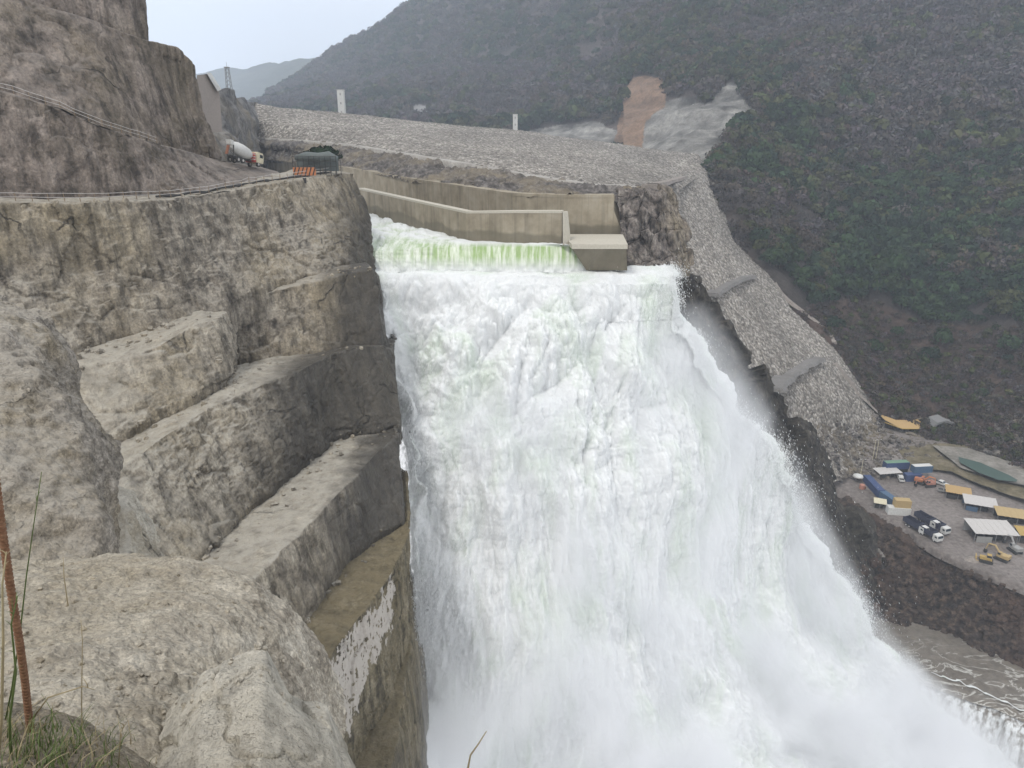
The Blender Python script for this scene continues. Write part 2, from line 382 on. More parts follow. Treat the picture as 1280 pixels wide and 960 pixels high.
# bench A, soaked, and the lowest ledge
Ak = [off(W(*p), -2, 3, -1) for p in Bb]
At = [(380, 905, 61), (392, 868, 66), (405, 838, 70), (420, 810, 74), (440, 784, 79), (462, 754, 84), (486, 722, 90), (502, 690, 97), (511, 668, 101)]
Ab = [(405, 1040, 62), (425, 990, 69), (436, 960, 73), (446, 934, 77), (462, 902, 80), (480, 868, 84), (494, 838, 89), (503, 815, 94), (511, 800, 97)]
LIME = [(412, 822), (432, 800), (455, 775), (470, 762), (486, 724), (494, 735), (489, 775), (478, 805), (462, 835), (445, 885), (436, 930), (424, 900), (414, 860)]
def _inp(px, py, poly):
    c = np.zeros(len(px), bool); j = len(poly) - 1
    for i in range(len(poly)):
        (xi, yi), (xj, yj) = poly[i], poly[j]
        c ^= ((yi > py) != (yj > py)) & (px < (xj - xi) * (py - yi) / ((yj - yi) or 1e-9) + xi); j = i
    return c
def lime_cols(P, N):
    px, py = proj(P); w1 = fbm(P, (1.2, 1.2, .25), 4, 77) * 26
    m_ = _inp(px + fbm(P, (.5, .5, .5), 3, 78) * 8, py + w1, LIME) & (N[:, 2] < .6) & (fbm(P, (2.2, 2.2, 1.2), 3, 79) > -.28)
    return np.repeat(m_[:, None].astype(float), 3, 1)
m_ = M['wetledge'].copy(); m_.name = 'lime_stained_rock'; n_ = m_.node_tree; b_ = n_.nodes['Principled BSDF']; src = b_.inputs['Base Color'].links[0].from_socket
at_ = n_.nodes.new('ShaderNodeAttribute'); at_.attribute_name = 'tint'; n_.links.new(mix(n_, at_.outputs['Fac'], src, (.50, .46, .41)), b_.inputs['Base Color']); M['limed'] = m_
patch('sixth_rock_bench', wrapcol([Ak, At, Ab, [off(W(*p), 0, 0, -4) for p in Ab]], -4, 25, 26), 620, 380, M['limed'], d_bench(.55, 120), 3, cols=lime_cols)
Lt = [(455, 1060, 62), (468, 1020, 67), (480, 990, 71), (490, 960, 75), (498, 925, 79), (503, 890, 84), (506, 855, 89), (509, 830, 93), (513, 812, 96)]
patch('lowest_rock_ledge', wrapcol([[off(W(*p), -2, 3, -1) for p in Ab], Lt, [off(W(*p), 2, -1, -25) for p in Lt]], -3, 25, 26), 260, 120, M['wetledge'], d_bench(.6, 130), 3)

# ------------------------------------------------------------------ foreground rocks
def d_near(a, s, seed, peb=.03):
    def f(P, N):
        d = fbm(P, (s,) * 3, 5, seed) * a + fbm(P, (s * 4,) * 3, 4, seed + 5, kind='r') * a * .28
        w_ = worley(P * s * 9, seed + 8); return d + peb * (.6 - w_[0]) * (w_[2] > .35)
    return f
patch('grey_boulder', wrapcol([
    [(-500, 400, 50), (-100, 392, 48), (0, 392, 46), (40, 396, 45), (55, 402, 44)],
    [(-500, 380, 36), (-100, 384, 33), (0, 390, 31), (48, 394, 32), (66, 400, 36)],
    [(-500, 430, 27), (-100, 430, 26), (0, 430, 25.5), (60, 440, 27), (86, 450, 33)],
    [(-500, 480, 23), (-100, 480, 23), (0, 485, 22.5), (78, 490, 24), (98, 495, 30)],
    [(-500, 560, 20), (-100, 560, 20), (0, 560, 20), (108, 560, 22), (142, 562, 28)],
    [(-500, 640, 18), (-100, 640, 18), (0, 640, 18.5), (118, 640, 20), (150, 635, 26)],
    [(-500, 740, 16), (-100, 740, 16), (0, 740, 16.5), (112, 740, 18), (152, 710, 25)],
    [(-500, 900, 14), (-100, 900, 14), (0, 900, 14.5), (112, 900, 16), (156, 850, 22)]], -15, 14), 420, 420, M['near1'], d_near(.75, .35, 200, .05), 8)
patch('rock_rubble', [
    [(120, 600, 55), (160, 618, 52), (175, 640, 52), (190, 670, 54)],
    [(120, 640, 46), (158, 640, 44), (182, 668, 45), (203, 705, 48)],
    [(120, 760, 36), (160, 760, 36), (200, 770, 37), (240, 790, 40)]], 120, 120, M['near3'], d_near(.8, .3, 210, .1), 3)
R2 = [
    [(-500, 740, 11.5), (20, 742, 11.5), (150, 742, 11.8), (240, 748, 11.6), (310, 765, 11.4), (355, 800, 11.2), (392, 860, 11), (415, 990, 10.4)],
    [(-500, 690, 9), (20, 700, 9), (150, 699, 9.3), (240, 704, 9), (308, 720, 8.8), (358, 755, 8.7), (402, 806, 8.6), (428, 860, 8.6)],
    [(-500, 740, 7.2), (20, 745, 7.2), (140, 745, 7.4), (225, 752, 7.3), (290, 772, 7.2), (338, 808, 7.2), (382, 862, 7.3), (424, 930, 7.6)],
    [(-500, 800, 5.9), (20, 800, 5.9), (130, 800, 6.0), (210, 812, 6.0), (270, 832, 6.1), (320, 872, 6.2), (365, 930, 6.4), (420, 1010, 6.8)],
    [(-500, 880, 4.7), (20, 880, 4.7), (120, 880, 4.8), (195, 890, 4.9), (255, 912, 5.0), (305, 950, 5.2), (350, 1010, 5.5), (410, 1120, 6.0)],
    [(-500, 980, 3.8), (20, 980, 3.8), (110, 980, 3.9), (185, 990, 4.0), (245, 1010, 4.1), (295, 1040, 4.3), (350, 1100, 4.6), (420, 1250, 5.0)],
    [Vector((-9, 1.5, -1.9)), Vector((-3, 1.5, -1.9)), Vector((-2, 1.5, -1.9)), Vector((-1, 1.5, -1.95)), Vector((0, 1.5, -2.0)), Vector((.8, 1.5, -2.2)), Vector((1.6, 1.5, -3)), Vector((2.4, 1.5, -6))],
    [Vector((-9, -4, -1.7)), Vector((-3, -4, -1.7)), Vector((-2, -4, -1.7)), Vector((-1, -4, -1.7)), Vector((0, -4, -1.7)), Vector((.8, -4, -1.9)), Vector((1.6, -4, -3)), Vector((2.4, -4, -6))]]
patch('gritty_rock_outcrop', R2, 700, 560, M['near2'], d_near(.20, .9, 220, .022), 10)
patch('pale_rock_slab', [
    [(225, 930, 5.21), (270, 880, 5.39), (322, 850, 5.58), (356, 888, 5.67), (404, 910, 5.77), (438, 975, 5.86)],
    [(205, 905, 4.79), (262, 846, 4.93), (325, 817, 5.12), (358, 868, 5.16), (405, 884, 5.25), (441, 960, 5.35)],
    [(190, 960, 4.28), (255, 905, 4.37), (322, 880, 4.51), (366, 910, 4.56), (412, 935, 4.70), (446, 1000, 4.84)],
    [(175, 1040, 3.72), (250, 990, 3.81), (322, 965, 3.91), (372, 985, 4.00), (420, 1010, 4.14), (460, 1070, 4.28)],
    [(160, 1200, 3.07), (248, 1140, 3.16), (322, 1120, 3.26), (376, 1130, 3.35), (430, 1160, 3.44), (480, 1240, 3.53)]], 320, 260, M['near3'], lambda P, N: fbm(P, (.9,) * 3, 5, 230) * .07 + fracture(P, 1.6, 231, .3) * .10, 2)

# ------------------------------------------------------------------ dam, berms, mountains
def riprap_mat(name, cs, a, b_, c_):
    m, n, b = new_mat(name)
    g = n.nodes.new('ShaderNodeNewGeometry'); v = n.nodes.new('ShaderNodeTexVoronoi'); v.inputs['Scale'].default_value = 1 / cs; v.inputs['Randomness'].default_value = 1
    n.links.new(g.outputs['Position'], v.inputs[0])
    s = n.nodes.new('ShaderNodeSeparateXYZ'); n.links.new(v.outputs['Color'], s.inputs[0])
    c = ramp(n, s.outputs['X'], [(.0, a), (.55, b_), (1, c_)])
    c = mix(n, .75, c, ramp(n, v.outputs['Distance'], [(.30, 1.15), (.75, .5)]), 'MULTIPLY')  # stones darken towards their edges: shade of the gaps put into the colour
    c = mix(n, .7, c, ramp(n, noise_n(n, .03, detail=5), [(.35, .72), (.65, 1.2)]), 'MULTIPLY')
    n.links.new(c, b.inputs['Base Color']); b.inputs['Roughness'].default_value = .95
    bump(n, b, maprange(n, v.outputs['Distance'], 0, .9, 1, 0), 1, cs * .6)
    return m
M['riprap'] = riprap_mat('dam_rockfill', 1.15, (.15, .135, .118), (.27, .247, .215), (.44, .41, .37))
def d_rip(cs, a, seed=300):
    def f(P, N):
        w_ = worley(P / cs, seed); return a * (.8 - w_[0]) * (.4 + w_[2]) * 1.6 + fbm(P, (.03,) * 3, 3, 3) * 1.2
    return f
def interp_rows(rows): return rows
dam = patch('rockfill_dam', [
    ([[(300, 130, 470), (360, 138, 455), (430, 146, 455), (540, 158, 460), (660, 170, 470), (780, 184, 480), (880, 196, 490)],
      [(300, 128, 430), (350, 137, 420), (430, 143, 420), (540, 155, 430), (660, 166, 440), (780, 181, 450), (872, 194, 455)],
      [(300, 150, 400), (370, 158, 370), (440, 164, 345), (540, 180, 310), (650, 195, 290), (770, 210, 320), (880, 215, 420)],
      [(290, 180, 400), (370, 183, 350), (445, 190, 292), (530, 206, 232), (640, 226, 205), (730, 238, 215), (850, 238, 320)],
      [(290, 200, 390), (370, 205, 340), (445, 215, 282), (530, 232, 222), (640, 255, 190), (730, 262, 195), (850, 262, 290)]], 700, 190),
    ([[(780, 185, 450), (840, 191, 455), (872, 194, 455), (884, 196, 460)],
      [(760, 225, 285), (830, 228, 325), (880, 222, 400), (902, 232, 425)],
      [(780, 250, 260), (845, 255, 310), (885, 255, 370), (908, 255, 400)],
      [(800, 290, 245), (860, 290, 290), (895, 290, 335), (920, 300, 372)],
      [(820, 340, 232), (885, 342, 265), (925, 342, 305), (962, 345, 345)],
      [(850, 400, 222), (910, 400, 250), (950, 400, 280), (990, 388, 325)],
      [(880, 455, 215), (940, 452, 245), (990, 448, 272), (1045, 440, 318)],
      [(920, 510, 215), (985, 502, 243), (1035, 498, 270), (1085, 500, 305)],
      [(960, 560, 218), (1015, 550, 246), (1060, 540, 270), (1110, 535, 300)],
      [(990, 620, 215), (1050, 600, 240), (1090, 580, 265), (1130, 560, 290)]], 330, 620)], 0, 0, M['riprap'], d_rip(1.15, .4), 2, kind=None)
tag(dam, 'broad rockfill dam of pale broken stone below the mountain', 'dam')

def ground_mat(name, a, b_, c_, s=.12, sc2=1.2):
    m, n, b = new_mat(name)
    c = ramp(n, noise_n(n, s, detail=8, rough=.65), [(.32, a), (.5, b_), (.68, c_)])
    c = mix(n, .7, c, ramp(n, noise_n(n, sc2, detail=6, rough=.7), [(.3, .55), (.7, 1.4)]), 'MULTIPLY')
    n.links.new(c, b.inputs['Base Color']); b.inputs['Roughness'].default_value = .95
    bump(n, b, noise_n(n, sc2 * .6, detail=8, rough=.7), .9, .6 / sc2)
    return m
M['berm'] = rock_mat('berm_rubble', (.10, .09, .083), (.035, .032, .03), (.25, .23, .21), sc=1.6, streak=.1, dust=.35)

def slope_mat():
    m, n, b = new_mat('mountain_soil')
    a = n.nodes.new('ShaderNodeAttribute'); a.attribute_name = 'tint'
    c = mix(n, .8, a.outputs['Color'], ramp(n, noise_n(n, .06, detail=8, rough=.7), [(.3, .6), (.5, 1.0), (.7, 1.45)]), 'MULTIPLY')
    c = mix(n, .7, c, ramp(n, noise_n(n, .5, detail=8, rough=.75), [(.3, .5), (.7, 1.5)]), 'MULTIPLY')
    n.links.new(c, b.inputs['Base Color']); b.inputs['Roughness'].default_value = .95
    bump(n, b, noise_n(n, .25, detail=8, rough=.7), 1, 2.5)
    return m
M['slope'] = slope_mat()
def inpoly(px, py, poly):
    c = np.zeros(len(px), bool); j = len(poly) - 1
    for i in range(len(poly)):
        (xi, yi), (xj, yj) = poly[i], poly[j]
        with np.errstate(divide='ignore', invalid='ignore'):
            c ^= ((yi > py) != (yj > py)) & (px < (xj - xi) * (py - yi) / ((yj - yi) or 1e-9) + xi)
        j = i
    return c
ORANGE = [(786, 99), (806, 94), (827, 98), (833, 112), (831, 134), (818, 142), (806, 155), (803, 188), (766, 186), (772, 165), (774, 140), (780, 118)]
GREY = [(800, 150), (815, 132), (832, 126), (865, 121), (880, 131), (905, 105), (920, 101), (930, 125), (952, 145), (925, 155), (905, 180), (893, 198), (868, 225), (850, 198), (798, 192), (808, 150), (815, 140)]
CREST = [(640, 175), (660, 163), (700, 158), (742, 152), (778, 166), (800, 195), (700, 195)]
BROWN = [(935, 325), (985, 372), (1070, 385), (1180, 400), (1290, 408), (1900, 440), (1900, 900), (1050, 620), (1000, 440)]
def wob(P, amp, s=.03, seed=7): return fbm(P, (s,) * 3, 3, seed) * amp, fbm(P, (s,) * 3, 3, seed + 4) * amp
def masks(P):
    px, py = proj(P); a, b = wob(P, 3.5, .06); a2, b2 = wob(P, 26, .02, 15)
    return inpoly(px + a, py + b, ORANGE), inpoly(px + a, py + b, GREY) | inpoly(px + a, py + b, CREST), inpoly(px + a2, py + b2, BROWN), ((px - 525) ** 2 + (py - 141) ** 2 * 1.3) < (12 + a * .4) ** 2
def slope_cols(P, N):
    o_, g_, b_, p_ = masks(P)
    c = np.tile(np.array([.060, .052, .048]), (len(P), 1))
    k = np.clip(fbm(P, (.012,) * 3, 4, 31) * 2.2 + .5, 0, 1)[:, None]
    c = c * (1 - k) + np.array([.095, .078, .070]) * k
    c[b_] = np.array([.082, .058, .047]) * (1 + .35 * fbm(P[b_], (.03,) * 3, 4, 32)[:, None])
    st = fbm(P, (.02, .02, .25), 3, 33)[:, None]
    st2 = fbm(P, (.10, .10, .02), 4, 36)[:, None]
    c[g_] = (np.array([.19, .183, .168]) * np.clip(1 + .7 * st + .9 * st2, .3, 1.9))[g_]
    c[o_] = (np.array([.21, .14, .095]) * (1 + .4 * st))[o_]
    c[p_] = np.array([.24, .235, .23]); return c
M['scrub'] = ground_mat('dry_scrub_soil', (.07, .042, .033), (.10, .066, .053), (.15, .105, .085), .05, .5)
M['yard'] = ground_mat('gravel_yard', (.125, .108, .096), (.195, .172, .158), (.24, .215, .198), .05, .8)
M['mud'] = ground_mat('muddy_shore', (.13, .11, .095), (.17, .145, .125), (.20, .175, .15), .05, .5)

BR = [(290, 174, 405), (370, 179, 350), (440, 186, 296), (520, 200, 244), (600, 214, 214), (660, 226, 198), (705, 233, 191), (742, 239, 188), (800, 241, 186)]
patch('berm', [BR,
    [(290, 178, 388), (370, 184, 332), (440, 192, 284), (520, 207, 232), (600, 222, 202), (660, 232, 187), (705, 237, 182), (745, 241, 180), (800, 243, 178)],
    [(290, 183, 396), (370, 192, 334), (435, 202, 274), (520, 219, 220), (600, 231, 190), (660, 239, 174), (705, 241, 172), (745, 243, 171), (800, 244, 171)],
    [(290, 196, 395), (370, 205, 325), (435, 215, 262), (520, 231, 212), (600, 244, 185), (660, 251, 167), (705, 251, 166), (745, 251, 166), (800, 251, 166)]], 700, 90, M['berm'],
    lambda P, N: fbm(P, (.14, .14, .14), 5, 310, kind='r') * 1.9 + fbm(P, (.6,) * 3, 4, 311, kind='r') * .7, 1)
patch('berm_road', [[off(W(*p), 0, 4.5, 1.5) for p in BR], [off(W(*p), 0, -3, 1.6) for p in BR], [off(W(*p), 0, -3.4, -1.5) for p in BR]], 300, 8, ground_mat('pale_dirt_road', (.28, .26, .235), (.34, .32, .29), (.42, .40, .37), .2, 1.5), None, 0, terrain=False)

# mountains
def d_mtn(a, s, seed):
    return lambda P, N: (fbm(P, (s, s, s * .6), 5, seed, kind='r') * a)
MT = [[(1085, 540, 300), (1140, 545, 290), (1210, 562, 272), (1290, 594, 250), (1420, 640, 230), (1650, 720, 205)],
      [(1048, 440, 318), (1115, 440, 334), (1200, 445, 320), (1290, 465, 296), (1420, 500, 275), (1650, 560, 245)],
      [(962, 345, 345), (1045, 345, 380), (1150, 345, 372), (1290, 348, 354), (1420, 365, 330), (1650, 400, 300)],
      [(902, 235, 410), (1000, 235, 450), (1130, 235, 445), (1290, 235, 415), (1420, 240, 390), (1650, 260, 360)],
      [(872, 190, 465), (960, 150, 530), (1100, 120, 552), (1290, 110, 511), (1420, 110, 490), (1650, 120, 470)],
      [(850, 110, 640), (930, 55, 690), (1080, 20, 670), (1290, 0, 633), (1420, 0, 610), (1650, 0, 600)],
      [(830, 0, 860), (930, -90, 900), (1080, -130, 900), (1290, -180, 980), (1420, -200, 980), (1650, -200, 980)]]
MT = [[off(W(*r[0]), -40, 25, -14)] + [W(*p) for p in r] for r in MT]
MT = [[off(p, 0, -12, -9) for p in MT[0]]] + MT
mtn_a = patch('mountain_slope', MT, 420, 420, M['slope'], d_mtn(9, .018, 320), 8, cols=slope_cols)
LM = [[(280, 200, 700), (400, 195, 680), (520, 198, 650), (650, 200, 620), (780, 205, 590), (950, 215, 560)],
      [(300, 150, 1050), (420, 155, 950), (540, 155, 850), (660, 155, 760), (780, 155, 680), (930, 150, 640)],
      [(335, 126, 1500), (430, 105, 1380), (550, 95, 1220), (670, 90, 1050), (790, 80, 900), (930, 60, 760)],
      [(345, 121, 1700), (395, 86, 1650), (455, 40, 1600), (540, 2, 1500), (700, -60, 1300), (930, -110, 1000)],
      [(330, 150, 1900), (385, 130, 1900), (450, 100, 1900), (530, 60, 1800), (690, -20, 1600), (930, -90, 1300)]]
mtn_b = patch('mountain', LM, 420, 300, M['slope'], d_mtn(16, .009, 330), 4, cols=slope_cols)
M['farhill'] = ground_mat('far_hill', (.05, .06, .045), (.07, .08, .055), (.10, .10, .075), .004, .02)
patch('far_hills', [[(100, 150, 1900), (180, 150, 1900), (250, 150, 1900), (320, 160, 1900), (400, 160, 1900), (520, 165, 1900)],
                    [(60, 100, 3000), (235, 97, 2900), (290, 87, 2900), (335, 81, 2900), (396, 71, 2700), (520, 82, 2600)],
                    [(60, 130, 4200), (180, 130, 4200), (250, 130, 4200), (320, 130, 4200), (400, 130, 4200), (520, 130, 4200)]], 240, 80, M['farhill'], d_mtn(24, .003, 340), 1)

# ------------------------------------------------------------------ valley floor: yard, banks, river
patch('yard', [
    [WZ(1000, 530, -128), WZ(1075, 520, -130), WZ(1140, 525, -130), WZ(1210, 535, -130), WZ(1300, 560, -130), WZ(1480, 620, -130)],
    [WZ(1000, 552, -119), WZ(1075, 543, -121), WZ(1140, 548, -124), WZ(1210, 560, -124.5), WZ(1300, 592, -125), WZ(1480, 660, -125)],
    [WZ(1018, 570, -121), WZ(1085, 568, -124), WZ(1150, 575, -125), WZ(1210, 595, -125), WZ(1300, 632, -125), WZ(1480, 700, -125)],
    [WZ(1030, 600, -124), WZ(1080, 628, -125), WZ(1128, 658, -125), WZ(1168, 686, -125), WZ(1225, 712, -125), WZ(1450, 800, -125)],
    [WZ(1030, 612, -126.5), WZ(1080, 640, -127), WZ(1128, 668, -127), WZ(1168, 696, -127), WZ(1225, 722, -127), WZ(1450, 812, -127)]], 260, 160, M['yard'],
    lambda P, N: fbm(P, (.08,) * 3, 4, 350) * .35 + fbm(P, (.6,) * 3, 3, 351) * .08 + (P[:, 2] < -125.25) * fbm(P, (.3,) * 3, 4, 352) * 1.0, 1)
patch('yard_bank', [
    [WZ(1024, 590, -126.2), WZ(1078, 618, -126.5), WZ(1126, 648, -126.5), WZ(1166, 676, -126.5), WZ(1223, 702, -126.5), WZ(1450, 785, -126.5)],
    [WZ(1030, 612, -127), WZ(1082, 640, -127), WZ(1126, 672, -127), WZ(1170, 698, -127), WZ(1228, 724, -127), WZ(1450, 812, -127)],
    [WZ(1035, 700, -137), WZ(1080, 715, -136), WZ(1125, 728, -136), WZ(1175, 745, -136), WZ(1240, 775, -136), WZ(1450, 860, -136)],
    [WZ(1035, 770, -144), WZ(1090, 772, -143.6), WZ(1140, 785, -143.6), WZ(1190, 800, -143.6), WZ(1260, 830, -143.6), WZ(1450, 920, -143.6)],
    [WZ(1035, 800, -150), WZ(1090, 800, -150), WZ(1140, 815, -150), WZ(1190, 830, -150), WZ(1260, 860, -150), WZ(1450, 950, -150)]], 320, 200, M['darkbank'],
    lambda P, N: fbm(P, (.07,) * 3, 5, 360) * 3.0 + fbm(P, (.35,) * 3, 4, 361, kind='r') * 1.1, 2)
# soaked rocks down the right edge of the fall
patch('soaked_rock_edge', [
    [(760, 330, 163), (800, 330, 168), (840, 330, 174), (880, 332, 182)],
    [(780, 343, 166), (820, 343, 166), (848, 342, 166), (886, 346, 176)],
    [(790, 400, 162), (840, 400, 163), (878, 395, 164), (912, 400, 178)],
    [(800, 455, 160), (880, 455, 163), (920, 450, 169), (945, 452, 184)],
    [(830, 500, 160), (920, 505, 166), (955, 495, 174), (985, 500, 190)],
    [(860, 555, 162), (960, 560, 169), (995, 545, 179), (1016, 548, 197)],
    [(880, 610, 162), (985, 610, 172), (1020, 600, 185), (1045, 602, 206)],
    [(900, 680, 160), (1000, 680, 170), (1045, 672, 186), (1090, 665, 205)],
    [(920, 800, 160), (1020, 800, 168), (1070, 790, 180), (1110, 780, 190)],
    [(930, 900, 155), (1030, 900, 160), (1070, 900, 165), (1110, 900, 170)]], 200, 420, M['wetrock'],
    lambda P, N: fbm(P, (.05, .05, .05), 4, 370) * 3 + (worley(P * (.07, .07, .09), 371)[2] - .5) * 7 + fbm(P, (.4, .4, .2), 4, 372, kind='r') * .8, 2)
M['bastion'] = rock_mat('bastion_rock', (.12, .108, .088), (.05, .045, .038), (.18, .165, .135), tan=(.11, .095, .07), dust=.8, dust_toplight_c=(.22, .20, .18), sc=1.3)
# rounded rock bastion at the pool
G_ = []
for k, (dz, rr) in enumerate([(0, .35), (0, 8.0), (-1.2, 9.4), (-6, 10.0), (-13, 10.6), (-24, 12)]):
    c = WZ(1066, 684, -128.5); row = []
    for i in range(13):
        a = R(250 - i * 22); row.append(Vector((c.x + rr * 1.0 * math.cos(a), c.y - 1 + rr * 1.15 * math.sin(a), -128.5 + dz - rr * .22 * (1 if k < 2 else 0))))
    G_.append(row)
patch('rock_bastion', G_, 160, 120, M['bastion'], lambda P, N: fbm(P, (.12,) * 3, 4, 380) * .9 + fbm(P, (.6,) * 3, 4, 381, kind='r') * .35, 1)
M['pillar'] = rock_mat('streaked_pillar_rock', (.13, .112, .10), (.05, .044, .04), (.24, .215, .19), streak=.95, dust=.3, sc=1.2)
# rock pillar at the end of the chute wall
patch('rock_pillar', [
    [(770, 236, 176), (800, 236, 178), (828, 238, 178), (846, 252, 180), (866, 295, 182)],
    [(772, 243, 167), (800, 241, 167), (828, 243, 168), (842, 262, 170), (858, 300, 174)],
    [(776, 290, 163), (800, 290, 163), (828, 290, 164), (846, 296, 166), (860, 315, 172)],
    [(782, 338, 159), (805, 338, 159), (828, 338, 160), (848, 338, 163), (862, 338, 170)],
    [(782, 348, 157), (805, 348, 157), (828, 348, 158), (848, 348, 160), (864, 348, 166)]], 240, 220, M['pillar'],
    lambda P, N: fbm(P, (.4, .4, .05), 4, 390) * 1.2 + fbm(P, (.12,) * 3, 4, 391) * 1.4 + fracture(P, .3, 392, .5) * 1.2, 1)
# grey slope behind the mixer truck
patch('grey_rock_slope', [
    [(262, 112, 240), (282, 112, 262), (300, 122, 370), (330, 134, 480), (362, 140, 570)],
    [(262, 140, 215), (285, 140, 235), (308, 148, 345), (335, 158, 460), (368, 165, 530)],
    [(262, 175, 195), (288, 178, 212), (312, 178, 325), (342, 178, 440), (375, 181, 490)],
    [(262, 190, 185), (288, 190, 200), (310, 189, 310), (340, 186, 425), (376, 186, 470)],
    [(262, 240, 170), (288, 240, 175), (306, 240, 240), (335, 240, 400), (360, 240, 440)]], 180, 120, rock_mat('grey_slope_rock', (.15, .145, .14), (.08, .08, .08), (.26, .25, .24), sc=.7, streak=.2),
    lambda P, N: fbm(P, (.05, .05, .12), 5, 395) * 4, 1)

patch('ravine_side', [[Vector((x0 + (-(.40 * y + 2) - x0) * t, y, -14 - .95 * y - 6 * t)) for t in (0, .35, .7, 1) for x0 in (-150,)] for y in (8, 25, 45, 65, 85)] , 160, 120, M['bench'], d_bench(1, 140), 1, terrain=False)
build_bvh()

# ------------------------------------------------------------------ pool
CE = [(900, 850), (1040, 842), (1110, 846), (1150, 851), (1182, 862), (1212, 873), (1240, 880), (1275, 896), (1330, 915), (1480, 975)]
CEw = [WZ(x, y, -143) for x, y in CE]
M['muddy'] = ground_mat('muddy_water', (.13, .115, .095), (.165, .145, .12), (.20, .18, .155), .05, .35); n = M['muddy'].node_tree; b = n.nodes['Principled BSDF']; b.inputs['Roughness'].default_value = .4
src = b.inputs['Base Color'].links[0].from_socket; vn1 = noise_n(n, .07, (1, 2.2, 1), detail=5, rough=.55, dist=1.2)
ab = n.nodes.new('ShaderNodeMath'); ab.operation = 'SUBTRACT'; ab.inputs[1].default_value = .5; n.links.new(vn1, ab.inputs[0]); ab2 = n.nodes.new('ShaderNodeMath'); ab2.operation = 'ABSOLUTE'; n.links.new(ab.outputs[0], ab2.inputs[0])
gp = n.nodes.new('ShaderNodeNewGeometry'); sp_ = n.nodes.new('ShaderNodeSeparateXYZ'); n.links.new(gp.outputs['Position'], sp_.inputs[0])
ve = n.nodes.new('ShaderNodeMath'); ve.operation = 'MULTIPLY'; n.links.new(maprange(n, ab2.outputs[0], .004, .022, .85, 0), ve.inputs[0])
xm = n.nodes.new('ShaderNodeMath'); xm.operation = 'MULTIPLY_ADD'; xm.inputs[1].default_value = -.9; n.links.new(sp_.outputs['Y'], xm.inputs[0]); n.links.new(sp_.outputs['X'], xm.inputs[2])   # near the fall and the spill edge
n.links.new(maprange(n, sp_.outputs['Y'], 168, 184, 1, 0), ve.inputs[1]); n.links.new(mix(n, ve.outputs[0], src, (.55, .54, .50)), b.inputs['Base Color'])
patch('plunge_pool', [[off(p, 0, 75, 0) for p in CEw], [off(p, 0, .5, 0) for p in CEw], [off(p, 0, -1.0, -.6) for p in CEw]], 260, 160, M['muddy'], lambda P, N: fbm(P, (.10, .18, .1), 5, 400) * .35, 0, terrain=False)
def curtain_mat():
    m, n, b = new_mat('spilling_water'); a = noise_n(n, .8, (1, 1, .05), detail=6, rough=.65)
    n.links.new(mix(n, maprange(n, a, .40, .56), (.17, .155, .135), (.64, .66, .67)), b.inputs['Base Color']); b.inputs['Roughness'].default_value = .5; bump(n, b, a, .7, .6); return m
patch('spill_curtain', [[off(p, 0, .2, -.1) for p in CEw], [off(p, -.4, -2.0, -1.6) for p in CEw], [off(p, -1.5, -5.0, -9) for p in CEw], [off(p, -2.5, -8.0, -24) for p in CEw]], 420, 120, curtain_mat(),
      lambda P, N: fbm(P, (.5, .5, .04), 4, 410) * 1.3 + fbm(P, (.16, .16, .05), 3, 411) * 1.4, 1, terrain=False)
patch('lower_pool', [[Vector((20, 152, -166)), Vector((260, 152, -166))], [Vector((20, 40, -166)), Vector((260, 40, -166))]], 120, 80, None, lambda P, N: fbm(P, (.1, .1, .1), 4, 412) * 2, 0, terrain=False)
def foam_line(pts, w_):
    H = []
    for (x0, y0), (x1, y1) in zip(pts[:-1], pts[1:]):
        for k in range(10): t = k / 10; H.append(WZ(x0 + (x1 - x0) * t, y0 + (y1 - y0) * t, -142.62))
    V, F = [], []
    for i, p in enumerate(H):
        q = p + Vector((math.sin(i * .9) * .35, math.cos(i * 1.3) * .5, 0)); ww = w_ * (.35 + .65 * abs(math.sin(i * .7 + 1))) * (1 - abs(2 * i / len(H) - 1) ** 4)
        V += [q + Vector((0, ww, .0)), q + Vector((0, 0, .22)), q - Vector((0, ww, 0))]
    for i in range(len(H) - 1):
        for k in range(2): F.append((i * 3 + k, i * 3 + k + 1, i * 3 + 4 + k, i * 3 + 3 + k))
    o = mesh_np('foam_line', V, F, None); o['kind'] = 'structure'; FOAMS.append(o)
FOAMS = []
for pts, w_ in [([(1165, 842), (1200, 852), (1240, 870), (1290, 893)], .45)]: foam_line(pts, w_)


# ------------------------------------------------------------------ water
def water_mat(name, white, tint, green, gs=.12, stretch=(1, 1, .25), fine=1.0):
    m, n, b = new_mat(name)
    a = noise_n(n, gs, stretch, detail=6, rough=.6, dist=.5)
    c = mix(n, maprange(n, a, .47, .66, 0, green), white, tint)
    n.links.new(c, b.inputs['Base Color']); b.inputs['Roughness'].default_value = .7
    b.inputs['Subsurface Weight'].default_value = 1; b.inputs['Subsurface Radius'].default_value = (1, 1, 1); b.inputs['Subsurface Scale'].default_value = 1.2
    bump(n, b, noise_n(n, .45 * fine, (1, 1, .35), detail=6, rough=.52), .35, 1.2 / fine)
    return m
M['foam'] = water_mat('white_water', (.66, .675, .68), (.52, .595, .50), .62)
M['green'] = water_mat('green_falling_water', (.86, .90, .86), (.36, .47, .24), 1.0, .5, (1, 1, .22), 3)
bpy.data.objects['lower_pool'].data.materials.append(M['foam'])
for o in FOAMS: o.data.materials.append(M['foam'])
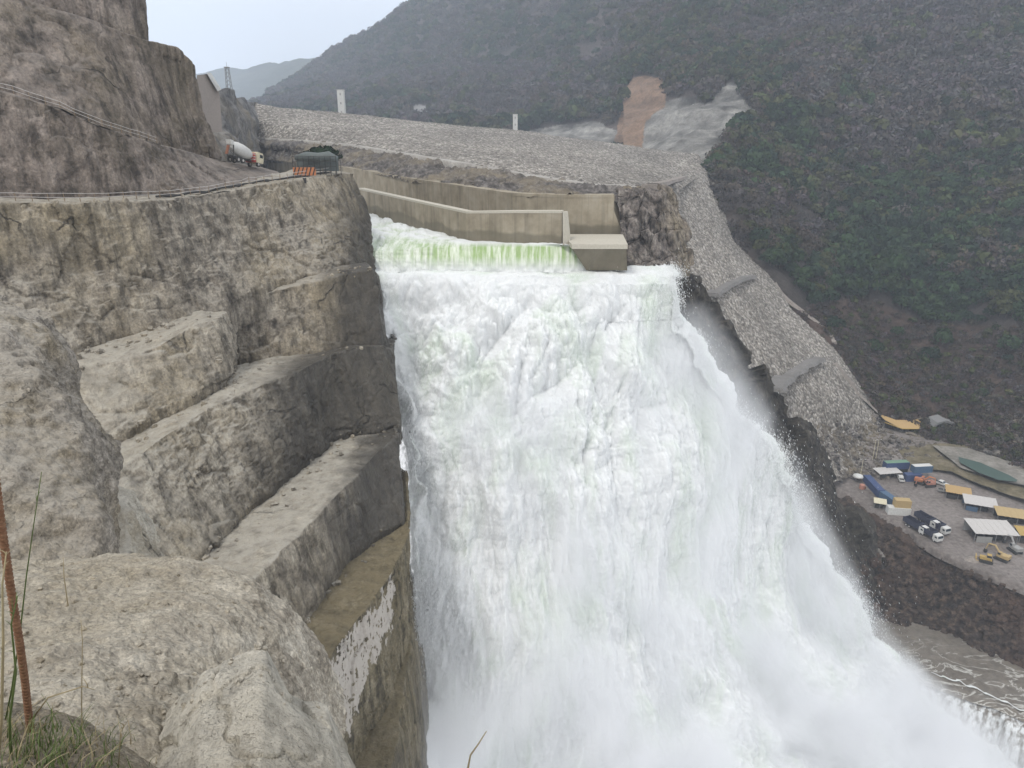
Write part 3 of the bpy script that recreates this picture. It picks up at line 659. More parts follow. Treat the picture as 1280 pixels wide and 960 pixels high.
def fall_grid():
    rows = []
    spec = [  # y, left px, right px, left Y, right Y
        (340, 466, 846, 148.6, 150.5), (352, 466, 846, 146.5, 148), (400, 470, 862, 141, 146), (450, 478, 893, 136, 147), (500, 486, 925, 132, 148),
        (560, 497, 966, 127.5, 150), (620, 504, 998, 123.5, 154), (680, 509, 1024, 120, 158), (740, 512, 1056, 117.5, 161), (800, 513, 1098, 115, 160),
        (860, 511, 1150, 113, 156), (920, 506, 1215, 111.5, 148), (980, 500, 1300, 110, 138), (1060, 494, 1400, 109, 122), (1160, 488, 1520, 106, 104)]
    n = 15
    for y, xl, xr, yl, yr in spec:
        row = []
        for i in range(n):
            t = i / (n - 1); px = xl + (xr - xl) * t
            bow = math.sin(t * math.pi) * (-5 if y > 345 else 0)
            k = min(1, (y - 341) / 250)
            row.append(W(px, y, yl + (yr - yl) * (t ** 1.7) + bow * k))
        a = [off(row[0], -3.5, 14, -1)] + row + [off(row[-1], 2.5, 16, -3)]
        rows.append(a)
    back = [off(p, 0, 12, .25) for p in rows[0]]
    return [back] + rows
def d_fall(amp=1.0, seed=500):
    def f(P, N):
        px, py = proj(P)
        k = np.clip((py - 325) / 70, .2, 1); low = np.clip((py - 470) / 280, 0, 1)
        Q = P.copy(); Q[:, 0] += 2.5 * fbm(P, (.06, .06, .03), 3, seed + 40); 
        puff = fbm(Q, (.10, .10, .045), 6, seed, gain=.47, kind='b') * 5.0
        st = fbm(Q, (.16, .16, .018), 5, seed + 10, gain=.55, kind='n') * 2.6
        st2 = fbm(Q, (.06, .06, .014), 3, seed + 20) * 3.0
        fi = fbm(Q, (.5, .5, .22), 5, seed + 30, gain=.5, kind='b') * .4
        edge = 1 + .35 * np.exp(-((px - 510) / 35) ** 2)
        d = puff * (1 - .55 * low) + st * (.35 + .65 * low) + st2 * (.3 + .7 * low) + fi
        return amp * d * k * edge
    return f
FG = fall_grid()
fall = patch('waterfall', FG, 620, 760, M['foam'], d_fall(), 2, terrain=False, kind=None)
tag(fall, 'huge white curtain of water pouring off the spillway lip', 'waterfall', kind='structure')
# fast water on the chute, and the green drop over its lip
CR = [[(430, 256), (500, 279), (560, 293), (640, 296), (702, 300), (716, 304)],
      [(445, 268), (503, 288), (562, 298), (640, 300), (700, 303), (716, 305.5)],
      [(455, 292), (510, 298), (565, 301), (640, 303), (700, 305), (718, 307)]]
rows = [[WZ(x, y, -23.9) for x, y in r] for r in CR]
rows[0] = [off(p, 0, 0, .3) for p in rows[0]]
lip = [(464, 312, 153), (515, 309, 154), (567, 308, 154), (640, 307.5, 154), (700, 307, 154), (722, 309, 154)]
rows += [[W(*p) for p in lip], [W(p[0] + (2 if i < 5 else 8), 322, 152.6) for i, p in enumerate(lip)], [W(p[0] + (2 if i < 5 else 14), 341.5, 151.3) for i, p in enumerate(lip)], [off(W(p[0] + (2 if i < 5 else 16), 347, 152.0), 0, 1, -1.5) for i, p in enumerate(lip)]]
def d_crest(P, N):
    px, py = proj(P); k = np.clip((py - 306) / 20, 0, 1)
    left = np.clip((600 - px) / 120, 0, 1)
    b_ = np.clip((py - 330) / 16, 0, 1)
    return fbm(P, (.35, .35, .2), 5, 523, kind='b') * 1.6 * b_ + fbm(P, (.9, .9, .10), 4, 520) * .35 * k + fbm(P, (.25, .2, .3), 5, 521, kind='b') * (.25 + 1.0 * left) * (1 - .5 * k)
def crest_mat():
    m, n, b = new_mat('chute_water')
    g = n.nodes.new('ShaderNodeNewGeometry'); s = n.nodes.new('ShaderNodeSeparateXYZ'); n.links.new(g.outputs['Position'], s.inputs[0])
    a = noise_n(n, 1.1, (1, .12, .07), detail=7, rough=.66)
    st = maprange(n, a, .43, .62)
    gr = mix(n, st, (.27, .38, .16), (.66, .70, .60))
    # solid green water only where it bends over the lip; broken white foam above, below and on the left
    z1 = maprange(n, s.outputs['Z'], -29.0, -26.4); z2 = maprange(n, s.outputs['Z'], -24.6, -24.0, 1, 0)
    mm = n.nodes.new('ShaderNodeMath'); mm.operation = 'MULTIPLY'; n.links.new(z1, mm.inputs[0]); n.links.new(z2, mm.inputs[1])
    bl = n.nodes.new('ShaderNodeMath'); bl.operation = 'MULTIPLY'; n.links.new(mm.outputs[0], bl.inputs[0]); n.links.new(maprange(n, s.outputs['X'], -32, -14, .45, 1), bl.inputs[1])
    c = mix(n, bl.outputs[0], (.66, .68, .67), gr)
    n.links.new(c, b.inputs['Base Color']); b.inputs['Roughness'].default_value = .45
    bump(n, b, a, .6, .35)
    return m
cw = patch('chute_water', rows, 420, 200, crest_mat(), d_crest, 1, terrain=False)
# small overflow ledge to the right
patch('lip_slab', [[W(700, 334, 166), W(790, 334, 166), W(862, 336, 170)], [W(700, 341, 153.5), W(790, 341, 153.5), W(850, 342, 156)],
                   [W(700, 352, 153), W(790, 352, 153), W(850, 352, 156)]], 60, 30, M['wetrock'], lambda P, N: fbm(P, (.5,) * 3, 4, 530) * .2, 0, terrain=False)

# ------------------------------------------------------------------ mist: a soft-edged cloud grown from a closed shell (mesh to volume)
def mist_mat(name, dens, sc, stretch, lo, hi, col=(.97, .98, 1)):
    m = bpy.data.materials.new(name); m.use_nodes = True; n = m.node_tree; n.nodes.clear()
    o = n.nodes.new('ShaderNodeOutputMaterial'); v = n.nodes.new('ShaderNodeVolumePrincipled')
    v.inputs['Color'].default_value = (*col, 1); v.inputs['Anisotropy'].default_value = 0.0; v.inputs['Density Attribute'].default_value = ''
    at = n.nodes.new('ShaderNodeAttribute'); at.attribute_name = 'density'
    g = n.nodes.new('ShaderNodeTexCoord'); mp = n.nodes.new('ShaderNodeMapping'); mp.inputs['Scale'].default_value = [sc * k for k in stretch]
    t = n.nodes.new('ShaderNodeTexNoise'); t.inputs['Scale'].default_value = 1; t.inputs['Detail'].default_value = 5; t.inputs['Roughness'].default_value = .6; t.inputs['Distortion'].default_value = .4
    n.links.new(g.outputs['Object'], mp.inputs[0]); n.links.new(mp.outputs[0], t.inputs[0])
    r = maprange(n, t.outputs[0], lo, hi, 0, dens)
    mm = n.nodes.new('ShaderNodeMath'); mm.operation = 'MULTIPLY'; n.links.new(r, mm.inputs[0]); n.links.new(at.outputs['Fac'], mm.inputs[1])
    n.links.new(mm.outputs[0], v.inputs['Density']); n.links.new(v.outputs[0], o.inputs['Volume'])
    return m
def fog(name, V, F, mat, voxel=1.5, band=8, label=None, cat=None):
    o = mesh_np(name, V, F, mat)
    ng = bpy.data.node_groups.new(name + '_cloud', 'GeometryNodeTree')
    ng.interface.new_socket('Geometry', in_out='INPUT', socket_type='NodeSocketGeometry'); ng.interface.new_socket('Geometry', in_out='OUTPUT', socket_type='NodeSocketGeometry')
    a = ng.nodes.new('NodeGroupInput'); z = ng.nodes.new('NodeGroupOutput'); mv = ng.nodes.new('GeometryNodeMeshToVolume'); sm_ = ng.nodes.new('GeometryNodeSetMaterial')
    mv.resolution_mode = 'VOXEL_SIZE'; mv.inputs['Density'].default_value = 1; mv.inputs['Voxel Size'].default_value = voxel; mv.inputs['Interior Band Width'].default_value = band
    sm_.inputs['Material'].default_value = mat
    ng.links.new(a.outputs[0], mv.inputs['Mesh']); ng.links.new(mv.outputs[0], sm_.inputs[0]); ng.links.new(sm_.outputs[0], z.inputs[0])
    md = o.modifiers.new('cloud', 'NODES'); md.node_group = ng
    tag(o, label, cat, kind='stuff'); return o
def closed_shell(front, back, nu, nv):
    A = smooth(resample(front, nu, nv), 2); B = smooth(resample(back, nu, nv), 2)
    V = np.concatenate([A.reshape(-1, 3), B.reshape(-1, 3)]); k = nu * nv
    F = [grid_faces(nv, nu), grid_faces(nv, nu, k)[:, ::-1]]
    def strip(idx):
        idx = np.array(idx); return np.stack([idx[:-1], idx[1:], idx[1:] + k, idx[:-1] + k], 1)
    F.append(strip(range(nu))[:, ::-1]); F.append(strip(range((nv - 1) * nu, nv * nu)))
    F.append(strip(range(0, nv * nu, nu))); F.append(strip(range(nu - 1, nv * nu, nu))[:, ::-1])
    return V, np.concatenate(F)
def mist_rows(spec, fo, ba):
    fr, bk = [], []
    for (y, xl, xr, yl, yr, f_, b_) in spec:
        a, b = [], []
        for i in range(9):
            t = i / 8; px = xl + (xr - xl) * t; Y = yl + (yr - yl) * t ** 1.7
            a.append(W(px, y, Y - f_)); b.append(W(px, y, Y + b_))
        fr.append(a); bk.append(b)
    return fr, bk
spec = [(375, 478, 885, 145, 150, 4, 6), (440, 488, 930, 138, 147, 6, 8), (520, 503, 975, 131, 148, 9, 10), (600, 510, 1015, 125, 152, 12, 12), (680, 512, 1055, 121, 157, 15, 14), (760, 512, 1095, 117, 160, 16, 12),
        (840, 508, 1160, 114, 156, 20, 14), (920, 500, 1275, 111, 146, 22, 14), (1020, 495, 1470, 109, 128, 22, 14), (1150, 440, 1600, 106, 106, 22, 14)]
V, F = closed_shell(*mist_rows(spec, 0, 0), 40, 50)
fog('mist', V, F, mist_mat('fine_spray', .22, .055, (1, 1, .5), .45, .72), 1.5, 9, 'white spray and mist drifting in front of the falling water', 'mist')

# ------------------------------------------------------------------ haze
def box_vf(x0, x1, y0, y1, z0, z1):
    V = [(x, y, z) for x in (x0, x1) for y in (y0, y1) for z in (z0, z1)]
    F = [(0, 1, 3, 2), (4, 6, 7, 5), (0, 4, 5, 1), (2, 3, 7, 6), (0, 2, 6, 4), (1, 5, 7, 3)]
    return V, F
hm = bpy.data.materials.new('haze_air'); hm.use_nodes = True; n = hm.node_tree; n.nodes.clear()
ho = n.nodes.new('ShaderNodeOutputMaterial'); hv = n.nodes.new('ShaderNodeVolumePrincipled'); hv.inputs['Density'].default_value = .00027
hv.inputs['Color'].default_value = (.80, .885, 1, 1); hv.inputs['Anisotropy'].default_value = .2; n.links.new(hv.outputs[0], ho.inputs['Volume'])
hz = mesh_np('haze', *box_vf(-4200, 4200, -60, 7600, -175, 900), hm, smooth_=False); tag(hz, kind='stuff')

# ------------------------------------------------------------------ small mesh builder
def simple_mat(name, col, rough=.6, metal=0, var=.25, vs_=2.0, dirt=(.20, .18, .15), dirty=.25):
    m, n, b = new_mat(name)
    c = mix(n, maprange(n, noise_n(n, vs_, detail=6, rough=.7), .4, .75, 0, dirty), col, dirt)
    c = mix(n, var, c, ramp(n, noise_n(n, vs_ * 3, (1, 1, .3), detail=5), [(.3, .6), (.7, 1.3)]), 'MULTIPLY')
    n.links.new(c, b.inputs['Base Color']); b.inputs['Roughness'].default_value = rough; b.inputs['Metallic'].default_value = metal
    return m
for k, c in dict(white=(.58, .58, .56), cream=(.62, .57, .42), red=(.42, .07, .05), blue=(.04, .07, .17), blue2=(.06, .12, .20), navy=(.025, .03, .06), yellow=(.42, .29, .09),
                 orange=(.45, .17, .07), ochre=(.42, .31, .15), grey=(.30, .30, .29), palegrey=(.50, .48, .46), dark=(.03, .03, .03), rust=(.22, .09, .05), steel=(.20, .20, .20),
                 green=(.14, .25, .17), tarp=(.42, .28, .12), salmon=(.40, .19, .14), wood=(.22, .16, .10), net=(.10, .12, .12)).items():
    M[k] = simple_mat(k + '_paint', c)
M['tyre'] = simple_mat('tyre_rubber', (.03, .03, .03), .9)
gm, n, b = new_mat('window_glass'); b.inputs['Base Color'].default_value = (.03, .04, .05, 1); b.inputs['Roughness'].default_value = .15; b.inputs['Specular IOR Level'].default_value = .5; M['glass'] = gm

class MB:
    def __init__(s): s.v = []; s.f = []
    def add(s, V, F):
        k = len(s.v); s.v += [tuple(p) for p in V]; s.f += [tuple(i + k for i in f) for f in F]; return s
    def box(s, c, d, rz=0, ry=0, rx=0, taper=1.0):
        Mx = Matrix.Translation(c) @ Matrix.Rotation(rz, 4, 'Z') @ Matrix.Rotation(ry, 4, 'Y') @ Matrix.Rotation(rx, 4, 'X')
        V = []
        for x in (-.5, .5):
            for y in (-.5, .5):
                for z in (-.5, .5):
                    t = taper if z > 0 else 1
                    V.append(Mx @ Vector((x * d[0] * t, y * d[1] * t, z * d[2])))
        return s.add(V, [(0, 1, 3, 2), (4, 6, 7, 5), (0, 4, 5, 1), (2, 3, 7, 6), (0, 2, 6, 4), (1, 5, 7, 3)])
    def tube(s, pts, r, n=8):
        pts = [Vector(p) for p in pts]; rs = r if isinstance(r, (list, tuple)) else [r] * len(pts); V = []; F = []
        for i, p in enumerate(pts):
            t = (pts[min(i + 1, len(pts) - 1)] - pts[max(i - 1, 0)]).normalized()
            a = t.cross(Vector((0, 0, 1))); a = a.normalized() if a.length > 1e-3 else Vector((1, 0, 0)); b = t.cross(a)
            for k in range(n):
                an = 2 * math.pi * k / n; V.append(p + (a * math.cos(an) + b * math.sin(an)) * rs[i])
        for i in range(len(pts) - 1):
            for k in range(n): F.append((i * n + k, i * n + (k + 1) % n, (i + 1) * n + (k + 1) % n, (i + 1) * n + k))
        F.append(tuple(range(n))[::-1]); F.append(tuple(range((len(pts) - 1) * n, len(pts) * n)))
        return s.add(V, F)
    def prism(s, prof, y0, y1):      # profile in x-z, extruded along y
        k = len(prof); V = [(x, y0, z) for x, z in prof] + [(x, y1, z) for x, z in prof]
        F = [tuple(range(k)), tuple(range(k, 2 * k))[::-1]] + [(i, i + k, (i + 1) % k + k, (i + 1) % k) for i in range(k)]
        return s.add(V, F)
    def build(s, name, mat, parent=None, bevel=0, smooth_=False):
        me = bpy.data.meshes.new(name); me.from_pydata(s.v, [], s.f)
        bm = bmesh.new(); bm.from_mesh(me); bmesh.ops.recalc_face_normals(bm, faces=bm.faces)
        if bevel: bmesh.ops.bevel(bm, geom=list(bm.edges), offset=bevel, segments=2, affect='EDGES')
        bm.to_mesh(me); bm.free(); me.materials.append(M[mat] if isinstance(mat, str) else mat)
        if smooth_: me.polygons.foreach_set('use_smooth', [True] * len(me.polygons))
        o = bpy.data.objects.new(name, me); COL.objects.link(o)
        if parent: o.parent = parent
        return o
def thing(name, label, cat, loc=(0, 0, 0), rz=0, group=None, ry=0):
    o = bpy.data.objects.new(name, None); COL.objects.link(o); o.location = loc; o.rotation_mode = 'ZYX' if ry else 'XYZ'; o.rotation_euler = (0, ry, rz)
    return tag(o, label, cat, group)
def children(o): return [c for c in bpy.data.objects if c.parent == o]
def copy_tree(o, parent=None):
    c = o.copy(); COL.objects.link(c); c.parent = parent
    for ch in children(o): copy_tree(ch, c)
    return c
def place(o, loc, rz, label=None, group=None):
    o.location = loc; o.rotation_euler = (0, 0, rz)
    if label: o['label'] = label
    if group: o['group'] = group
    return o

# ------------------------------------------------------------------ concrete of the chute
def conc_mat():
    m, n, b = new_mat('board_formed_concrete')
    c = ramp(n, noise_n(n, .25, detail=7, rough=.65), [(.3, (.20, .17, .12)), (.55, (.30, .262, .195)), (.75, (.36, .325, .26))])
    c = mix(n, .75, c, ramp(n, noise_n(n, .7, (1, 1, .05), detail=6), [(.3, .6), (.5, 1), (.7, 1.12)]), 'MULTIPLY')
    g = n.nodes.new('ShaderNodeNewGeometry'); s_ = n.nodes.new('ShaderNodeSeparateXYZ'); n.links.new(g.outputs['Position'], s_.inputs[0])
    w_ = n.nodes.new('ShaderNodeMath'); w_.operation = 'MULTIPLY_ADD'; w_.inputs[1].default_value = 4.0; n.links.new(noise_n(n, .12, (1, 1, .4), detail=4), w_.inputs[0]); n.links.new(s_.outputs['Z'], w_.inputs[2])
    c = mix(n, maprange(n, w_.outputs[0], -19.6, -20.2, 0, .6), c, (.11, .10, .07))          # tide mark of the spillway water
    cmb = n.nodes.new('ShaderNodeMath'); cmb.operation = 'FRACT'; dv = n.nodes.new('ShaderNodeMath'); dv.operation = 'MULTIPLY'; dv.inputs[1].default_value = 1 / 5.5
    n.links.new(s_.outputs['X'], dv.inputs[0]); n.links.new(dv.outputs[0], cmb.inputs[0])
    c = mix(n, maprange(n, cmb.outputs[0], .0, .02, .55, 0), c, (.12, .11, .09))
    n.links.new(c, b.inputs['Base Color']); b.inputs['Roughness'].default_value = .85
    bump(n, b, noise_n(n, 1.5, (1, 1, .2), detail=5), .3, .1)
    return m
M['conc'] = conc_mat()
M['paleconc'] = simple_mat('pale_concrete', (.46, .43, .36), .9)
def wall_mb(top, bottoms, thick, nx=1):
    """a wall along a line of top points with given bottom heights, thick away from the viewer"""
    mb = MB(); n_ = len(top); V = []
    for i, p in enumerate(top):
        a = top[max(i - 1, 0)]; c = top[min(i + 1, n_ - 1)]; t = Vector((c.x - a.x, c.y - a.y, 0)).normalized(); nn = Vector((-t.y, t.x, 0))
        if nn.dot(Vector((p.x, p.y, 0))) < 0: nn = -nn
        q = p + nn * thick
        V += [p, q, Vector((q.x, q.y, bottoms[i])), Vector((p.x, p.y, bottoms[i]))]
    F = []
    for i in range(n_ - 1):
        for k in range(4): F.append((i * 4 + k, i * 4 + (k + 1) % 4, (i + 1) * 4 + (k + 1) % 4, (i + 1) * 4 + k))
    F += [(0, 1, 2, 3), tuple(range((n_ - 1) * 4, n_ * 4))]
    return mb.add(V, F)
ow = thing('retaining_wall', 'tall tan concrete retaining wall above the chute water', 'wall')
otop = [W(*p) for p in [(768, 245, 165), (700, 245, 165.5), (640, 243, 168), (520, 225, 212), (430, 209.5, 262), (370, 200, 330), (318, 192, 400)]]
wall_mb(otop, [-34] * 7, 2.5).build('wall_face', 'conc', ow)
wall_mb([off(p, 0, -.08, .28) for p in otop], [p.z - .35 for p in otop], 2.7).build('coping', 'conc', ow)
MB().add([W(760, 245, 164.9), W(760, 316, 164.9), W(788, 316, 164.9), W(769, 245, 168), W(769, 316, 168), W(790, 316, 168)], [(0, 1, 2), (5, 4, 3), (0, 2, 5, 3), (1, 0, 3, 4), (2, 1, 4, 5)]).build('end_buttress', 'conc', ow)
iw = thing('chute_wall', 'low tan concrete side wall standing in the chute water', 'wall')
itop = [W(*p) for p in [(703, 265, 154), (640, 265, 156), (583, 265.5, 158.5), (520, 252, 181), (448, 236, 213)]]
wall_mb(itop, [-32] * 5, 1.6).build('wall_face', 'conc', iw)
wall_mb([off(p, 0, -.06, .22) for p in itop], [p.z - .22 for p in itop], 1.8).build('coping', 'paleconc', iw)
e0, e1 = W(703.5, 265, 153.9), W(710, 265, 155.6)
MB().add([e0, e1, W(714, 306, 154), W(703.5, 306, 152.6), e0 + Vector((0, 1.5, 0)), e1 + Vector((0, 1.5, 0)), W(714, 306, 155.6), W(703.5, 306, 154.6)],
         [(0, 1, 2, 3), (4, 5, 6, 7), (0, 1, 5, 4), (1, 2, 6, 5), (2, 3, 7, 6), (3, 0, 4, 7)]).build('end_post', 'paleconc', iw)
cb = thing('concrete_plinth', 'pale concrete block at the downstream end of the chute wall', 'plinth')
a, b_ = WZ(716, 311, -24.2), WZ(783, 311, -24.2)
MB().add([a, b_, off(b_, 1, 14), off(a, -1, 14), WZ(733, 338, -29.0), WZ(784, 338, -29.0), off(WZ(784, 338, -29.0), 1, 14), off(WZ(733, 338, -29.0), -1, 14)],
         [(0, 1, 2, 3), (7, 6, 5, 4), (0, 4, 5, 1), (1, 5, 6, 2), (2, 6, 7, 3), (3, 7, 4, 0)]).build('block', 'conc', cb)
MB().add([off(a, -.2, -.2, .9), off(b_, .2, -.2, .9), off(b_, 1.2, 14, .9), off(a, -1.2, 14, .9), off(a, -.2, -.2, 0), off(b_, .2, -.2, 0), off(b_, 1.2, 14, 0), off(a, -1.2, 14, 0)],
         [(0, 1, 2, 3), (7, 6, 5, 4), (0, 4, 5, 1), (1, 5, 6, 2), (2, 6, 7, 3), (3, 7, 4, 0)]).build('cap_slab', 'paleconc', cb)
patch('wall_terrace', [[off(otop[4], 3, 2, -9), off(otop[3], 3, 2, -9), off(otop[2], 2, 2, -9.5), off(otop[1], 0, 2, -10), off(otop[0], 3, 2, -10)],
                       [off(itop[4], 0, .8, -7.5), off(itop[3], 0, .8, -7.5), off(itop[2], 0, .8, -7.5), off(itop[1], 0, .8, -7.5), W(740, 310, 154)]], 60, 20, M['conc'], None, 0, terrain=False)
# concrete wedge against the upper rock wall
cw_ = thing('concrete_abutment', 'pale concrete wedge leaning on the high rock wall', 'abutment')
MB().add([W(246, 94, 172), W(262, 92, 176), W(274, 114, 178), W(278, 165, 172), W(246, 165, 168), W(246, 94, 186), W(262, 92, 190), W(274, 114, 192), W(278, 165, 190), W(246, 165, 186)],
         [(0, 1, 2, 3, 4), (9, 8, 7, 6, 5)] + [(i, (i + 1) % 5, (i + 1) % 5 + 5, i + 5) for i in range(5)]).build('wedge', simple_mat('pinkish_concrete', (.30, .265, .24), .9), cw_)
MB().add([W(258, 91, 174), W(264, 91, 176), W(277, 112, 177), W(272, 114, 176), W(258, 91, 178), W(264, 91, 180), W(277, 112, 181), W(272, 114, 180)],
         [(0, 1, 2, 3), (7, 6, 5, 4), (0, 1, 5, 4), (1, 2, 6, 5), (2, 3, 7, 6), (3, 0, 4, 7)]).build('edge_beam', 'white', cw_)

# ------------------------------------------------------------------ roads on the dam
def ribbon(name, pts, w_, mat, lift=.5, label=None, cat=None):
    H = []
    for (x0, y0), (x1, y1) in zip(pts[:-1], pts[1:]):
        for k in range(6): 
            t = k / 6; h = hit(x0 + (x1 - x0) * t, y0 + (y1 - y0) * t)[0]
            if h: H.append(h)
    H = [sum((H[j] for j in range(max(0, i - 2), min(len(H), i + 3))), Vector()) / (min(len(H), i + 3) - max(0, i - 2)) for i in range(len(H))]
    V = []
    for i, p in enumerate(H):
        t = (H[min(i + 1, len(H) - 1)] - H[max(i - 1, 0)]); s_ = Vector((t.y, -t.x, 0)).normalized() * (w_ / 2)
        ww = 1 + .15 * math.sin(i * 1.7)
        V += [p + s_ * ww + Vector((0, 0, lift)), p - s_ * ww + Vector((0, 0, lift)), p - s_ * ww * 1.3 + Vector((0, 0, lift - 1.2)), p + s_ * ww * 1.3 + Vector((0, 0, lift - 1.2))]
    F = [(i * 4 + k, i * 4 + (k + 1) % 4, i * 4 + 4 + (k + 1) % 4, i * 4 + 4 + k) for i in range(len(H) - 1) for k in range(4)] + [(0, 1, 2, 3), tuple(range(len(V) - 4, len(V)))]
    o = MB().add(V, F).build(name, mat); o['kind'] = 'structure'; return o
M['road'] = ground_mat('dirt_road', (.20, .175, .15), (.25, .22, .195), (.30, .27, .24), .1, 1.5)
M['asph'] = ground_mat('grey_road', (.17, .16, .15), (.20, .19, .18), (.23, .22, .21), .1, 1.5)
ribbon('road', [(886, 372), (905, 358), (928, 348), (945, 345)], 4, M['asph'], .9)
ribbon('road', [(958, 492), (985, 468), (1008, 453), (1030, 447)], 5.5, M['asph'], .9)
ribbon('road', [(968, 350), (982, 372), (1010, 392), (1034, 412), (1043, 436)], 3.5, M['road'], .35)
ribbon('road', [(1042, 450), (1058, 472), (1080, 500), (1100, 520)], 4, M['road'], .35)
ribbon('path', [(806, 236), (835, 228), (862, 220)], 3, M['road'], .8)


# river and its banks
riv, n, b = new_mat('river_water'); b.inputs['Base Color'].default_value = (.055, .09, .075, 1); b.inputs['Roughness'].default_value = .25; bump(n, b, noise_n(n, .8, detail=4), .3, .1)
def sheet(name, rows, mat, nu=60, nv=20, disp=None, t=False): return patch(name, rows, nu, nv, mat, disp, 0, terrain=t)
sheet('river_bank', [[WZ(1120, 560, -124.0), WZ(1170, 555, -123), WZ(1215, 556, -122.5), WZ(1300, 588, -122.5), WZ(1420, 630, -122.5)],
                     [WZ(1140, 585, -124.4), WZ(1190, 590, -123.6), WZ(1225, 605, -123.2), WZ(1300, 632, -123.2), WZ(1420, 680, -123)]], ground_mat('bank_scrub', (.07, .06, .035), (.13, .11, .065), (.2, .17, .12), .2, 1), 160, 60,
      lambda P, N: fbm(P, (.15,) * 3, 4, 605) * .9)
sheet('pale_river_bar', [[WZ(1165, 556, -122.0), WZ(1210, 560, -121.8), WZ(1300, 588, -121.6), WZ(1400, 625, -121.6)],
                         [WZ(1200, 584, -122.4), WZ(1235, 596, -122.0), WZ(1300, 612, -122.0), WZ(1400, 650, -122.0)]], ground_mat('river_gravel', (.14, .13, .11), (.21, .195, .17), (.29, .27, .24), .12, .8), 120, 50, lambda P, N: fbm(P, (.2,) * 3, 4, 606) * .3)
sheet('river', [[WZ(1198, 571, -121.3), WZ(1225, 578, -121.3), WZ(1262, 594, -121.3), WZ(1272, 600, -121.3)],
                [WZ(1200, 578, -121.4), WZ(1222, 590, -121.4), WZ(1248, 600, -121.4), WZ(1270, 602, -121.4)]], riv)

# ------------------------------------------------------------------ vehicles
def wheel_on(parent, x, y, r, w_=.3):
    wmb = MB().tube([(x, y - w_ / 2, r), (x, y + w_ / 2, r)], r, 16); o = wmb.build('wheel', 'tyre', parent)
    MB().tube([(x, y - w_ / 2 - .02, r), (x, y + w_ / 2 + .02, r)], r * .5, 10).build('rim', 'palegrey', o); return o
def make_mixer():
    t = thing('mixer_truck', 'white drum concrete mixer truck parked on the upper ledge', 'mixer truck')
    MB().box((0, 0, 1.0), (8.4, .9, .35)).build('chassis', 'dark', t)
    for x in (3.0, -1.6, -2.9):
        for y in (-1.0, 1.0): wheel_on(t, x, y, .52)
    c = MB().prism([(2.4, .75), (4.4, .75), (4.5, 1.7), (4.25, 2.75), (2.6, 2.85), (2.4, 2.7)], -1.2, 1.2).build('cab', 'cream', t, .06)
    MB().prism([(4.50, 1.85), (4.53, 1.85), (4.32, 2.6), (4.28, 2.6)], -1.0, 1.0).build('windshield', 'glass', c)
    for s_ in (-1.215, 1.215): MB().box((3.7, s_, 2.1), (.9, .03, .6)).build('side_window', 'glass', c)
    MB().box((4.5, 0, 1.0), (.2, 2.2, .35)).build('bumper', 'dark', c)
    pts = [(-4.0, 0, 3.05), (-3.6, 0, 3.0), (-2.4, 0, 2.75), (-.8, 0, 2.4), (.8, 0, 2.15), (1.7, 0, 2.05), (2.0, 0, 2.0)]
    MB().tube(pts, [.45, .75, 1.15, 1.28, 1.1, .7, .45], 20).build('drum', 'white', t, smooth_=True)
    MB().box((1.95, 0, 1.75), (.55, 2.0, 1.6)).box((2.1, 0, 1.0), (.3, 2.3, .5)).build('water_tank', 'red', t, .05)
    for k in range(3): MB().box((1.95, 0, 1.3 + k * .5), (.58, 2.04, .14)).build('stripe', 'white', t)
    MB().prism([(-4.6, 3.9), (-3.7, 3.9), (-3.9, 3.1), (-4.3, 3.1)], -.55, .55).build('hopper', 'white', t)
    MB().prism([(-4.6, 2.9), (-4.3, 2.9), (-4.9, 1.2), (-5.1, 1.2)], -.25, .25).build('chute', 'rust', t)
    MB().box((-3.9, -.7, 2.0), (.15, .12, 2.1)).box((-3.9, .7, 2.0), (.15, .12, 2.1)).build('drum_support', 'dark', t)
    return t
def make_dump(cabm='white', bodym='navy', label=''):
    t = thing('dump_truck', label, 'dump truck')
    MB().box((0, 0, .95), (7.8, .9, .3)).build('chassis', 'dark', t)
    for x in (2.7, -1.5, -2.8):
        for y in (-1.0, 1.0): wheel_on(t, x, y, .52)
    c = MB().prism([(2.1, .7), (4.0, .7), (4.1, 1.6), (3.85, 2.7), (2.3, 2.75), (2.1, 2.6)], -1.2, 1.2).build('cab', cabm, t, .06)
    MB().prism([(4.10, 1.75), (4.13, 1.75), (3.92, 2.5), (3.88, 2.5)], -1.0, 1.0).build('windshield', 'glass', c)
    for s_ in (-1.215, 1.215): MB().box((3.3, s_, 2.0), (.8, .03, .55)).build('side_window', 'glass', c)
    d = MB()
    d.box((-1.2, -1.2, 2.1), (6.0, .1, 1.7)).box((-1.2, 1.2, 2.1), (6.0, .1, 1.7)).box((-4.2, 0, 2.0), (.1, 2.5, 1.5)).box((1.8, 0, 2.2), (.1, 2.5, 1.9)).box((-1.2, 0, 1.3), (6.0, 2.4, .12))
    for k in range(7): d.box((-4.0 + k * .95, -1.27, 2.1), (.12, .08, 1.7)).box((-4.0 + k * .95, 1.27, 2.1), (.12, .08, 1.7))
    d.build('dump_body', bodym, t)
    return t
